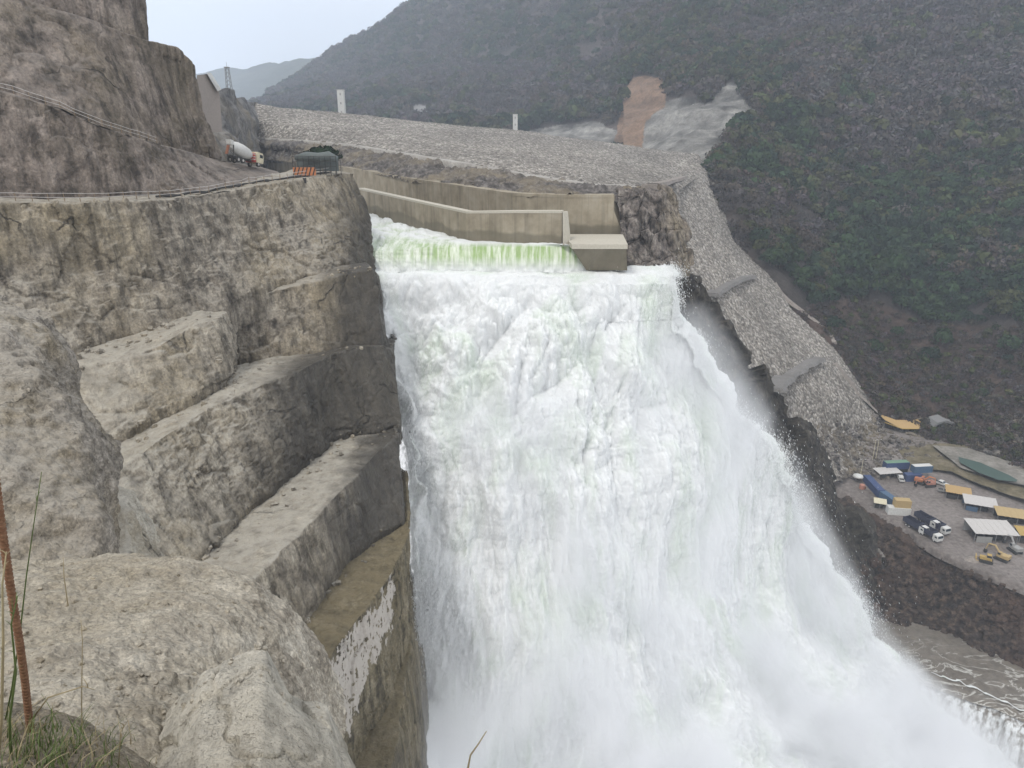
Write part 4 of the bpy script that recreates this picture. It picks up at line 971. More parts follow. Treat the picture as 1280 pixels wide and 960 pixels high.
def make_pickup(label, col='white'):
    t = thing('pickup_truck', label, 'pickup truck')
    b_ = MB().prism([(-2.6, .45), (2.5, .45), (2.6, .8), (2.45, 1.02), (1.2, 1.1), (-2.6, 1.1)], -.9, .9).build('body', col, t, .05)
    c = MB().prism([(-.9, 1.05), (1.25, 1.05), (.6, 1.72), (-.7, 1.75)], -.82, .82).build('cabin', col, t, .04)
    MB().prism([(1.16, 1.15), (1.22, 1.15), (.66, 1.66), (.60, 1.66)], -.72, .72).build('windshield', 'glass', c)
    for s_ in (-.83, .83): MB().prism([(-.75, 1.15), (1.0, 1.15), (.52, 1.62), (-.62, 1.65)], s_ - .01, s_ + .01).build('side_window', 'glass', c)
    MB().box((-1.75, 0, 1.12), (1.5, 1.5, .06)).build('cargo_bed', 'dark', b_)
    for x in (1.6, -1.6):
        for y in (-.82, .82): wheel_on(t, x, y, .38, .24)
    return t
def make_container(label, mat, l=6.06, roofm=None):
    t = thing('shipping_container', label, 'container')
    mb = MB().box((0, 0, 1.3), (l, 2.36, 2.5))
    k = int(l / .4)
    for i in range(k):
        x = -l / 2 + .3 + i * (l - .6) / (k - 1); mb.box((x, -1.2, 1.3), (.16, .06, 2.3)).box((x, 1.2, 1.3), (.16, .06, 2.3))
    mb.build('shell', mat, t)
    f = MB()
    for x in (-l / 2, l / 2):
        for y in (-1.19, 1.19): f.box((x, y, 1.3), (.14, .14, 2.62))
    for y in (-1.19, 1.19): f.box((0, y, .07), (l, .14, .14)).box((0, y, 2.55), (l, .14, .14))
    f.build('frame', mat, t)
    MB().box((0, 0, 2.6), (l - .1, 2.3, .06)).build('roof', roofm or mat, t)
    for y in (-.58, .58): MB().box((l / 2 + .03, y, 1.3), (.06, 1.1, 2.3)).build('door', mat, t)
    return t
def yp(px, py, z=-125.0): return WZ(px, py, z)
def yaw(p0, p1): a, b = yp(*p0), yp(*p1); return math.atan2(b.y - a.y, b.x - a.x)
YR = yaw((1130, 645), (1175, 672))
def ground(px, py):
    p = yp(px, py); h = drop(p.x, p.y); return h if h and abs(h.z + 125) < 6 else p
make_mixer()
mt = bpy.data.objects['mixer_truck']; p0 = W(281, 200, 146); p1 = W(327, 211, 156)
h = drop((p0.x + p1.x) / 2, (p0.y + p1.y) / 2, 60)
mt.location = (p0 + p1) / 2; mt.rotation_mode = 'QUATERNION'; mt.rotation_quaternion = (p1 - p0).to_track_quat('X', 'Z')
d1 = make_dump('white', 'navy', 'dark blue dump truck with white cab nearest the dark bank, front of the row')
place(d1, ground(1161, 672), YR, group='dump trucks parked in the gravel yard')
for (px, py, lab) in [(1171, 662, 'dump truck with a dark body parked just behind the front truck of the row'), (1144, 662, 'dark dump truck beside the white container at the rear of the row'), (1158, 655, 'dark dump truck with pale cab roof, farthest from the dark bank')]:
    place(copy_tree(d1), ground(px, py), YR, lab)
pk = make_pickup('white pickup truck parked beside the blue and yellow containers'); place(pk, ground(1126, 629), YR)
place(copy_tree(pk), ground(1125, 600), YR + 2.6, 'white pickup parked under the raised blue containers'); 
place(copy_tree(pk), ground(1176, 606), YR + .3, 'white pickup next to the orange machinery')
GC = 'site containers in the gravel yard'
cA = make_container('long bright blue container at the near left edge of the yard', 'blue', 12.2); place(cA, ground(1091, 612), YR - .35, group=GC)
cB = make_container('shorter teal blue container between the long blue and the yellow container', 'blue2', 8); place(cB, ground(1108, 626), YR - .1, group=GC)
cC = make_container('yellow container stacked on the white container', 'ochre', 5); pg = ground(1122, 642); 
cD = make_container('white container under the yellow container beside the dump trucks', 'white', 7); place(cD, pg, YR * 0 - .15, group=GC); place(cC, pg + Vector((1.0, .3, 2.65)), -.15, group=GC)
cE = make_container('dark blue container standing behind the white pickup', 'blue', 6); pe = ground(1140, 600); place(cE, pe, .1, group=GC)
cF = make_container('blue container with white roof, upper right of the stack', 'blue2', 7, 'white'); place(cF, pe + Vector((3.6, 1.5, 2.7)), .1, group=GC)
cG = make_container('blue container with green-grey roof, upper left of the stack', 'blue', 9, 'green'); place(cG, pe + Vector((-3.5, 6, 2.0)), .1, group=GC)
MB().box((-3.5, 6, 1), (8.6, 2.2, 2.0)).build('stack_plinth', 'dark', cG).location = (3.5 * 0, 0, -1.0)
bpy.data.objects['stack_plinth'].matrix_world = Matrix.Identity(4); bpy.data.objects['stack_plinth'].location = (3.5, -6, -2.0)

def make_shed(label, l, w_, h_, roofm, wallm=None, pitch=.06, name='shed', open_=True):
    t = thing(name, label, 'shed'); posts = [(x, y) for x in (-l / 2 + .3, 0, l / 2 - .3) for y in (-w_ / 2 + .2, w_ / 2 - .2)]
    for x, y in posts: MB().box((x, y, h_ / 2), (.18, .18, h_)).build('post', 'steel', t)
    r = MB(); n_ = 14
    for i in range(n_):
        x = -l / 2 + (i + .5) * l / n_; r.box((x, 0, h_ + .12 + (.05 if i % 2 else 0)), (l / n_ * 1.01, w_ + .8, .1), rx=pitch)
    r.build('roof', roofm, t)
    if wallm:
        MB().box((0, w_ / 2 - .1, h_ / 2), (l - .7, .1, h_)).build('back_wall', wallm, t)
        MB().box((-l / 4, -w_ / 2 + .3, h_ * .3), (l * .35, .1, h_ * .6)).build('low_wall', wallm, t)
    MB().box((l * .1, 0, .6), (l * .3, w_ * .4, 1.2)).box((-l * .25, .4, .45), (l * .18, w_ * .3, .9)).build('stored_material', 'dark', t)
    return t
GS = 'workshop sheds along the river side of the yard'
for (px, py, l, w_, h_, rm, wm, rz, lab) in [
    (1196, 622, 8, 5, 2.8, 'tarp', 'dark', -.45, 'small shed with a yellow-orange roof, first of the shed row'),
    (1223, 636, 10, 6, 3.0, 'palegrey', 'blue2', -.4, 'shed with pale grey roof between the two yellow-roofed sheds'),
    (1268, 652, 12, 5.5, 3.0, 'ochre', 'dark', -.35, 'long shed with pale yellow roof behind the big white-roofed one'),
    (1236, 672, 13, 8, 3.6, 'palegrey', 'grey', -.12, 'big open shed with wide off-white roof nearest the yard centre'),
    (1284, 676, 7, 5, 3.0, 'yellow', 'dark', -.25, 'bright yellow roofed shed at the right edge of the picture'),
    (1108, 596, 9, 4, 2.2, 'palegrey', 'dark', .15, 'low shed with sagging pale roof left of the blue container stack'),
    (1099, 634, 4, 3, 2.2, 'cream', 'dark', -.4, 'tiny cream roofed lean-to in front of the teal blue container')]:
    place(make_shed(lab, l, w_, h_, rm, wm), ground(px, py), rz, group=GS)
def make_digger(label, col, name='excavator', sc=1):
    t = thing(name, label, name.replace('_', ' '))
    for y in (-1.0, 1.0): MB().prism([(-1.8, .1), (-1.5, 0), (1.5, 0), (1.8, .1), (2.0, .5), (1.6, .85), (-1.6, .85), (-2.0, .5)], y - .28, y + .28).build('track', 'dark', t, .04)
    b_ = MB().box((-.6, 0, 1.5), (2.8, 2.3, .9)).box((-1.6, 0, 1.9), (.8, 2.2, .5)).build('body', col, t, .06)
    c = MB().prism([(.1, 1.1), (1.3, 1.1), (1.35, 1.8), (1.0, 2.75), (.1, 2.8)], .2, 1.1).build('cab', col, t, .04)
    MB().prism([(1.36, 1.75), (1.38, 1.75), (1.06, 2.6), (1.03, 2.6)], .3, 1.0).build('windshield', 'glass', c)
    MB().box((.7, 1.12, 2.2), (.8, .03, .7)).build('side_window', 'glass', c)
    bm_ = MB().tube([(.8, -.4, 1.5), (2.6, -.4, 3.6), (4.4, -.4, 3.4)], [.28, .3, .2], 6).build('boom', col, t)
    MB().tube([(4.4, -.4, 3.4), (4.9, -.4, 1.2)], [.2, .14], 6).build('stick', col, bm_)
    MB().prism([(4.6, 1.2), (5.2, 1.3), (5.3, .5), (4.8, .1), (4.3, .5)], -.8, 0).build('bucket', 'dark', t)
    return t
def make_dozer(label, col):
    t = thing('bulldozer', label, 'bulldozer')
    for y in (-1.0, 1.0): MB().prism([(-1.7, .1), (-1.4, 0), (1.4, 0), (1.7, .1), (1.9, .55), (1.5, .95), (-1.5, .95), (-1.9, .55)], y - .3, y + .3).build('track', 'dark', t, .04)
    MB().box((.8, 0, 1.35), (1.9, 1.2, .9)).box((0, 0, .8), (3, 1.3, .5)).build('body', col, t, .06)
    c = MB().box((-.6, 0, 1.9), (1.2, 1.4, 1.5)).build('cab', col, t, .05); MB().box((-.6, 0, 2.2), (1.23, 1.43, .7)).build('side_window', 'glass', c)
    MB().prism([(2.5, .1), (2.75, .1), (2.6, .7), (2.8, 1.35), (2.55, 1.35), (2.4, .7)], -1.6, 1.6).build('blade', col, t)
    MB().tube([(1.9, -1.3, .5), (2.5, -1.3, .5)], .1, 6).tube([(1.9, 1.3, .5), (2.5, 1.3, .5)], .1, 6).build('push_arm', col, t)
    return t
place(make_dozer('yellow bulldozer parked at the lower right end of the yard', 'yellow'), ground(1232, 702), 2.6)
place(make_digger('ochre excavator beside the bulldozer with its arm folded down', 'ochre'), ground(1252, 700), 2.2)
place(make_digger('grey dusty excavator behind the ochre one at the picture edge', 'grey'), ground(1268, 690), 1.7)
place(make_digger('orange-red excavator parked left of the shed row', 'salmon'), ground(1160, 608), 3.3)
place(make_digger('orange compact excavator close to the dark blue container', 'orange'), ground(1150, 604), -.6)
place(make_pickup('grey-blue pickup between the shed row and the orange excavators', 'grey'), ground(1182, 616), -.4)
# rubble and spoil heaps at the yard's lower edge
def heap(name, label, px, py, r, h_, mat, seed):
    c = ground(px, py); rows = []
    for k in range(5):
        t = k / 4; rows.append([Vector((c.x + r * t * math.cos(a), c.y + r * t * math.sin(a), c.z + h_ * (1 - t) ** 1.3 - .3)) for a in np.linspace(0, 2 * math.pi, 17)])
    o = patch(name, rows, 60, 24, mat, lambda P, N: fbm(P, (.6,) * 3, 4, seed) * .5, 0, terrain=False, kind=None); tag(o, label, 'heap')
heap('spoil_heap', 'grey spoil heap behind the bulldozer', 1245, 686, 3.4, 2.4, M['mud'], 1)
heap('gravel_heap', 'small pale gravel heap at the edge of the dark bank', 1215, 700, 2.6, 1.6, M['road'], 2)

# white round canopy, awning, lamp masts
t = thing('canopy_tent', 'small white dome canopy at the far left edge of the yard', 'canopy', ground(1071, 604))
MB().tube([(0, 0, 2.0), (0, 0, 2.5), (0, 0, 2.9), (0, 0, 3.05)], [1.9, 1.7, .9, .1], 14).build('canopy_top', 'white', t, smooth_=True)
for x in (-1.4, 1.4):
    for y in (-1.1, 1.1): MB().tube([(x, y, -.3), (x, y, 2.2)], .05, 6).build('pole', 'steel', t)
t = thing('orange_tank', 'orange tank standing beside the white dome canopy', 'tank', ground(1077, 612)); MB().tube([(0, 0, 0), (0, 0, 1.6), (0, 0, 1.9)], [.9, .9, .2], 14).build('tank_shell', 'salmon', t); MB().box((1.0, 0, .5), (.4, .9, 1.0)).build('pump_box', 'rust', t)
def mast(label, px, py, h_):
    t = thing('lamp_mast', label, 'lamp mast', ground(px, py), group='thin lamp masts at the back of the yard')
    MB().tube([(0, 0, -.3), (0, 0, h_)], [.12, .07], 6).build('pole', 'cream', t)
    for s_ in (-1, 1):
        MB().tube([(0, 0, h_ - .1), (s_ * .7, 0, h_ + .1)], .04, 5).box((s_ * .85, 0, h_ + .08), (.5, .25, .12)).build('lamp_head', 'palegrey', t)
mast('thin pale mast nearest the white dome canopy', 1075, 598, 7)
mast('left one of the two tall thin masts standing close together', 1090, 578, 8.5); mast('right one of the two tall thin masts standing close together', 1094, 577, 8.5)
# long ochre awning with a dark tunnel mouth
a0, a1, a2, a3 = W(1106, 528, 296), W(1128, 536, 290), W(1150, 536, 290), W(1172, 533, 293)
t = thing('awning', 'long ochre tarpaulin awning sagging at the foot of the mountain', 'awning', tuple(a1))
rws = []
for k, (dy, dz) in enumerate([(6, 1.6), (3, 1.2), (0, 0)]):
    rws.append([off(p, 0, dy, dz + (1.0 if i in (0, 3) and k == 2 else 0)) - a1 for i, p in enumerate((a0, a1, a2, a3))])
A_ = resample(rws, 24, 10); Vt = A_.reshape(-1, 3); Vb = Vt + (0, 0, -.12); Ft = grid_faces(10, 24)
mesh_np('tarpaulin', np.concatenate([Vt, Vb]), np.concatenate([Ft, Ft[:, ::-1] + len(Vt)]), M['tarp'], t)
mb = MB()
for p in (a0, a1, a2, a3): mb.tube([off(p, 0, 0, 0) - a1, off(p, 0, 0, -3.5) - a1], .12, 6)
mb.build('support_pole', 'steel', t)
MB().tube([a0 - a1, a1 - a1, a2 - a1, a3 - a1], .22, 6).build('edge_beam', 'yellow', t)
t = thing('tunnel_portal', 'dark tunnel mouth at the right end of the ochre awning', 'tunnel portal', tuple(W(1178, 541, 290)))
prof = [(-4.5, -1), (-4.5, 2.2), (-3, 4.2), (0, 5), (3, 4.2), (4.5, 2.2), (4.5, -1)]
MB().prism([(-5.3, -1), (-5.3, 2.5), (-3.5, 5), (0, 6), (3.5, 5), (5.3, 2.5), (5.3, -1)] + prof[::-1], -1, 6).build('portal_frame', 'steel', t)
MB().prism(prof, 4, 5).build('tunnel_mouth', 'dark', t)

# ------------------------------------------------------------------ ledge furniture
def fence(name, label, pts, h_, step, back):
    t = thing(name, label, 'fence'); L_ = [off(W(*p), *back) for p in pts]
    seg = [(L_[i + 1] - L_[i]).length for i in range(len(L_) - 1)]; tot = sum(seg); n_ = int(tot / step); P = []
    for k in range(n_ + 1):
        d = tot * k / n_; i = 0
        while i < len(seg) - 1 and d > seg[i]: d -= seg[i]; i += 1
        q = L_[i].lerp(L_[i + 1], min(1, d / seg[i])); g_ = drop(q.x, q.y, 60)
        if g_ and abs(g_.z - q.z) < 2.5: q = Vector((q.x, q.y, g_.z))
        P.append(q)
    for q in P: MB().tube([off(q, 0, 0, -.3), off(q, random.uniform(-.08, .08), 0, h_ + random.uniform(-.05, .1))], .055, 6).build('post', 'wood', t)
    for f_ in (.95, .5): MB().tube([off(q, 0, -.05, h_ * f_ + random.uniform(-.05, .05)) for q in P], .035, 5).build('rail', 'palegrey', t)
    return t
fence('handrail_fence', 'weathered post and rail fence along the edge of the main rock wall', Dt[1:9], 1.15, 1.9, (-1.0, 1.3, 0))
fence('handrail_fence', 'thin fence along the outer edge of the upper ramp road', C1t[1:5], 1.15, 1.9, (-1.0, 1.2, 0))
for i, (o_, lab) in enumerate([((-1.8, 2.2), 'dark hose lying along the ledge road, the one nearer the rock wall'), ((-1.3, 1.6), 'dark hose lying along the ledge road, the one nearer the edge')]):
    pts = []
    for k in range(40):
        t_ = k / 39; idx = 3.6 + t_ * 4.2; a = Dt[int(idx)]; b_ = Dt[min(int(idx) + 1, 9)]; f_ = idx - int(idx)
        q = off(W(*a).lerp(W(*b_), f_), *o_); g_ = drop(q.x, q.y, 60); q.z = (g_.z if g_ and abs(g_.z - q.z) < 3 else q.z) + .22 + .1 * math.sin(k * .9 + i); q.x += .15 * math.sin(k * .6 + i * 2); pts.append(q)
    tag(MB().tube(pts, .16, 7).build('hose', 'dark', smooth_=True), lab, 'hose')
# netted steel cage, striped barrier, barrel
pc = W(397, 217, 153); 
t = thing('scaffold_cage', 'dark steel scaffold cage hung with grey net on the ledge corner', 'scaffold', tuple(pc), -.05)
fr = MB()
for x in np.linspace(-4.3, 4.3, 9):
    for y in (-1.6, 1.6): fr.tube([(x, y, -.4), (x, y, 3.4)], .06, 5)
for z in (.6, 1.5, 2.4, 3.3):
    for y in (-1.6, 1.6): fr.tube([(-4.3, y, z), (4.3, y, z)], .05, 5)
fr.build('frame', 'dark', t)
MB().box((-.3, 1.5, 1.8), (8.4, .06, 2.8)).build('net', 'net', t)
MB().tube([(-4.2, 0, 2.9), (-2, .1, 3.25), (.5, 0, 3.15), (2.5, .1, 3.3), (4.2, 0, 2.8)], [.5, .9, .8, .95, .5], 8).build('net_roof', 'net', t, smooth_=True)
t = thing('striped_barrier', 'orange and black striped barrier in front of the scaffold cage', 'barrier', tuple(W(381, 220, 149)), -.05)
MB().box((0, 0, .85), (4.4, .12, 1.5)).build('board', 'orange', t)
for k in range(6): MB().box((-1.9 + k * .76, -.08, .85), (.22, .05, 1.6), ry=.35).build('stripe', 'dark', t)
t = thing('barrel', 'small dark barrel on the ledge below the striped barrier', 'barrel', tuple(W(381, 229, 146)))
MB().tube([(0, 0, 0), (0, 0, .08), (0, 0, .5), (0, 0, .95), (0, 0, 1.0)], [.3, .32, .34, .32, .3], 14).build('drum_shell', 'dark', t); MB().tube([(0, 0, 1.0), (0, 0, 1.04)], .28, 12).build('lid', 'white', t)
# lattice tower, crest towers
t = thing('lattice_tower', 'slim steel lattice tower on the skyline left of the dam', 'tower', tuple(W(287, 114, 255)))
lt = MB(); H_ = 7
for s_ in ((-.8, -.8), (.8, -.8), (.8, .8), (-.8, .8)): lt.tube([(s_[0], s_[1], -1), (s_[0] * .6, s_[1] * .6, H_)], .09, 5)
for k in range(6):
    z0, z1 = k * H_ / 6, (k + 1) * H_ / 6; f0, f1 = .8 - .32 * k / 6, .8 - .32 * (k + 1) / 6
    for a_, b_ in (((-1, -1), (1, -1)), ((1, -1), (1, 1)), ((1, 1), (-1, 1)), ((-1, 1), (-1, -1))):
        lt.tube([(a_[0] * f0, a_[1] * f0, z0), (b_[0] * f1, b_[1] * f1, z1)], .05, 4)
lt.build('lattice', 'steel', t); MB().box((0, 0, H_), (1.4, 1.4, .3)).tube([(0, 0, H_), (0, 0, H_ + 1.6)], .05, 5).build('platform', 'steel', t)
for (px, py, w_, h_, lab) in [(428, 144, 3.4, 13.5, 'taller white tower block on the left part of the dam crest'), (644, 167, 2.6, 11, 'smaller white tower on the middle of the dam crest')]:
    p = W(px, py, 425 if px < 500 else 438); t = thing('crest_tower', lab, 'tower', (p.x, p.y, p.z - 1), group='white towers on the dam crest')
    sh = MB()
    for k in range(3): sh.box((0, 0, h_ * (k + .5) / 3), (w_, w_, h_ / 3 - .12))
    sh.box((0, 0, h_ / 2), (w_ * .94, w_ * .94, h_)).build('shaft', 'white', t)
    MB().box((0, 0, .2), (w_ * 2.2, w_ * 1.6, 1.2)).build('base', 'grey', t); MB().box((0, 0, h_ + .15), (w_ * 1.08, w_ * 1.08, .3)).build('cap', 'palegrey', t)
    for k in range(3): MB().box((0, -w_ / 2 - .02, h_ * (k + .55) / 3), (w_ * .22, .08, 1.1)).build('slot', 'grey', t)

# ------------------------------------------------------------------ woods
def crown_template(nq, rx, rz, rng, size, bare=False):
    q = rng.normal(size=(nq, 3)); q /= np.linalg.norm(q, axis=1)[:, None]; q[:, 2] = np.abs(q[:, 2]) * 1.15 - .25
    lob = rng.normal(size=(6, 3)); lob /= np.linalg.norm(lob, axis=1)[:, None]
    rr = (.72 + .38 * np.max(q @ lob.T, axis=1)) * rng.uniform(.55, 1.05, nq) ** .5
    c = q * rr[:, None] * (rx, rx, rz); c[:, 2] += rz * .9
    n1 = q + rng.normal(size=(nq, 3)) * .5; n1 /= np.linalg.norm(n1, axis=1)[:, None]
    a = np.cross(n1, rng.normal(size=(nq, 3))); a /= np.linalg.norm(a, axis=1)[:, None]; b = np.cross(n1, a)
    s = size * rng.uniform(.6, 1.4, nq)[:, None]; ex = .6 if bare else .8
    V = np.stack([c - a * s - b * s * ex * .6, c + a * s * .8 - b * s * ex, c + a * s + b * s * ex * .7, c - a * s * .7 + b * s * ex], 1).reshape(-1, 3)
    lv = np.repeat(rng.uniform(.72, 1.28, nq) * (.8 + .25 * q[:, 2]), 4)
    # trunk and two limbs as thin quads
    tv = []
    for (p0, p1, w_) in [((0, 0, -1.5), (0, 0, rz * 1.2), .035 * rx + .1), ((0, 0, rz * .4), (rx * .5, 0, rz * 1.3), .1), ((0, 0, rz * .5), (-rx * .45, .3, rz * 1.4), .1)]:
        p0, p1 = np.array(p0, float), np.array(p1, float)
        for ax_ in (np.array([w_, 0, 0]), np.array([0, w_, 0])): tv += [p0 - ax_, p0 + ax_, p1 + ax_ * .5, p1 - ax_ * .5]
    tv = np.array(tv); V = np.concatenate([V, tv]); lv = np.concatenate([lv, np.full(len(tv), .9)])
    istrunk = np.concatenate([np.zeros(nq * 4, bool), np.ones(len(tv), bool)])
    return V, lv, istrunk
def leaf_mat():
    m, n, b = new_mat('foliage'); a = n.nodes.new('ShaderNodeAttribute'); a.attribute_name = 'tint'
    n.links.new(a.outputs['Color'], b.inputs['Base Color']); b.inputs['Roughness'].default_value = .8; b.inputs['Specular IOR Level'].default_value = .1
    return m
M['leaf'] = leaf_mat()
KCOL = {'green': (.030, .052, .022), 'deep': (.020, .036, .020), 'olive': (.052, .058, .024), 'brown': (.070, .056, .044), 'bare': (.082, .072, .070)}
def mesh_points(o, n_, rng):
    me = o.data; V = np.empty(len(me.vertices) * 3, np.float32); me.vertices.foreach_get('co', V); V = V.reshape(-1, 3)
    F = np.empty(len(me.polygons) * 4, np.int32); me.loops.foreach_get('vertex_index', F); F = F.reshape(-1, 4)
    A = np.linalg.norm(np.cross((V[F[:, 1]] - V[F[:, 0]])[:, :2].repeat(1, 0), (V[F[:, 3]] - V[F[:, 0]])[:, :2])[:, None], axis=1)   # by ground area
    c = np.cumsum(A); i = np.searchsorted(c, rng.uniform(0, c[-1], n_)); u = rng.uniform(size=(n_, 1)); v = rng.uniform(size=(n_, 1))
    f = F[np.minimum(i, len(F) - 1)]; P = (V[f[:, 0]] * (1 - u) + V[f[:, 1]] * u) * (1 - v) + (V[f[:, 3]] * (1 - u) + V[f[:, 2]] * u) * v
    return P.astype(float), c[-1]
def kinds(P, rng):
    """which kind of tree grows at each point"""
    g = fbm(P, (.012, .012, .012), 4, 61); g2 = fbm(P, (.03, .03, .03), 3, 62); px, py = proj(P)
    near = np.clip((py - 130) / 170, 0, 1) * np.clip((px - 820) / 150, 0, 1)
    s = g * 1.2 + g2 * .6 + near * .70 + .02 + rng.normal(size=len(P)) * .22
    k = np.where(s > .42, 0, np.where(s > .22, 2, np.where(s > -.02, 3, 4)))
    k = np.where((k == 0) & (rng.uniform(size=len(P)) < .45), 1, k)
    return k
KN = ['green', 'deep', 'olive', 'brown', 'bare']
TPL = {}
rg = np.random.default_rng(3)
for lod, nq, size in (('near', 190, .55), ('mid', 95, .72), ('far', 55, 1.05)):
    for kk in range(5):
        TPL[lod, kk] = [crown_template(int(nq * (.8 if kk >= 3 else 1)), 4.0, 3.0, rg, size * (.72 if kk >= 3 else 1), kk == 4) for _ in range(5)]
def merge_trees(name, P, K, S, lod, rng, label=None):
    VV, CC = [], []
    for kk in range(5):
        for ti in range(5):
            m = (K == kk) & ((np.arange(len(P)) % 5) == ti)
            if not m.any(): continue
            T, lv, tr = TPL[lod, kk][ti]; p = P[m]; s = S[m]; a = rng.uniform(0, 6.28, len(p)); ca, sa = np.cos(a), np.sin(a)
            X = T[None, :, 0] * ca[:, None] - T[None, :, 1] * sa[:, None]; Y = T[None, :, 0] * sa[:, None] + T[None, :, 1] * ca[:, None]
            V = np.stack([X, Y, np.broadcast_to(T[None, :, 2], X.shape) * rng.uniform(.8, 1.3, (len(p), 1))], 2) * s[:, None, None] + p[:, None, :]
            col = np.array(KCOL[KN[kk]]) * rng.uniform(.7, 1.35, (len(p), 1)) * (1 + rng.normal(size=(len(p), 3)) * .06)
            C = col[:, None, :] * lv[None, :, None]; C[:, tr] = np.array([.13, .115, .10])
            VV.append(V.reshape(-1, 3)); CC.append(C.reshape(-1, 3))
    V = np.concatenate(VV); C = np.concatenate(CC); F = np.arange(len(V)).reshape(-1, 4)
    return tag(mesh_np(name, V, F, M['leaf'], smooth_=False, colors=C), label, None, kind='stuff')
def visible_filter(P, lo=-60): 
    px, py = proj(P); return (px > 250) & (px < 1360) & (py > lo) & (py < 640) & (P[:, 1] > 0)
rng = np.random.default_rng(11)
P, A = mesh_points(mtn_a, 60000, rng); print('area', A); P = P[:int(min(60000, A / 13))]
P = P[visible_filter(P)]; o_, g_, b_, p_ = masks(P); px, py = proj(P)
keep = ~(o_ | g_ | p_) & (~b_ | (rng.uniform(size=len(P)) < .03)) & ~inpoly(px, py, [(900, 330), (985, 340), (1060, 450), (1120, 540), (900, 560)]) & ~inpoly(px, py, [(760, 165), (885, 175), (885, 240), (760, 240)])
P = P[keep]; K = kinds(P, rng); S = rng.uniform(.6, 1.45, len(P)); D = np.linalg.norm(P, axis=1)
order = np.argsort(D); P, K, S, D = P[order], K[order], S[order], D[order]
print('slope trees', len(P))
px, py = proj(P); inv = (px > 5) & (px < 1275) & (py > 5)
idx = np.where(inv)[0][:290]; sel = np.zeros(len(P), bool); sel[idx] = True
# the nearest trees stand as individuals
LBL = {'green': ('green leafy tree growing low on the mountain slope', 'green leafy trees low on the mountain slope'), 'deep': ('very dark green tree growing low on the mountain slope', 'very dark green trees low on the mountain slope'),
       'olive': ('olive yellow-green tree growing low on the mountain slope', 'olive yellow-green trees low on the mountain slope'), 'brown': ('dry brown-leaved tree growing low on the mountain slope', 'dry brown trees low on the mountain slope'),
       'bare': ('bare grey tree growing low on the mountain slope', 'bare grey trees low on the mountain slope')}
TM = {}
for kk in range(5):
    for ti in range(5):
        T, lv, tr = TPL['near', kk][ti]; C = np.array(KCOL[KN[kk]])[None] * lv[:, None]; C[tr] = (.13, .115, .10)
        o = mesh_np('tree', T, np.arange(len(T)).reshape(-1, 4), M['leaf'], smooth_=False, colors=C); TM[kk, ti] = o.data; bpy.data.objects.remove(o)
for j, i in enumerate(idx):
    o = bpy.data.objects.new('tree', TM[int(K[i]), j % 5]); COL.objects.link(o); o.location = P[i]; s = S[i]; o.scale = (s, s, s * random.uniform(.85, 1.25)); o.rotation_euler[2] = random.uniform(0, 6.28)
    tag(o, LBL[KN[K[i]]][0], 'tree', LBL[KN[K[i]]][1])
merge_trees('mountain_wood', P[~sel & (D < 520)], K[~sel & (D < 520)], S[~sel & (D < 520)], 'mid', rng)
merge_trees('high_mountain_wood', P[D >= 520], K[D >= 520], S[D >= 520] * 1.05, 'far', rng)
P2, A2 = mesh_points(mtn_b, 40000, rng); P2 = P2[:int(min(40000, A2 / 45))]; P2 = P2[visible_filter(P2)]
o_, g_, b_, p_ = masks(P2); P2 = P2[~(o_ | g_ | p_)]; K2 = kinds(P2, rng); print('far trees', len(P2))
merge_trees('far_wood', P2, K2, rng.uniform(1.1, 2.0, len(P2)), 'far', rng)
# scrub on the brown slope and around the yard
P3, A3 = mesh_points(mtn_a, 120000, rng); o_, g_, b_, p_ = masks(P3); P3 = P3[b_ & visible_filter(P3)][:20000]
K3 = rng.choice([3, 4, 3, 4, 3, 2], len(P3)); merge_trees('scrub', P3, K3, rng.uniform(.12, .55, len(P3)), 'far', rng)

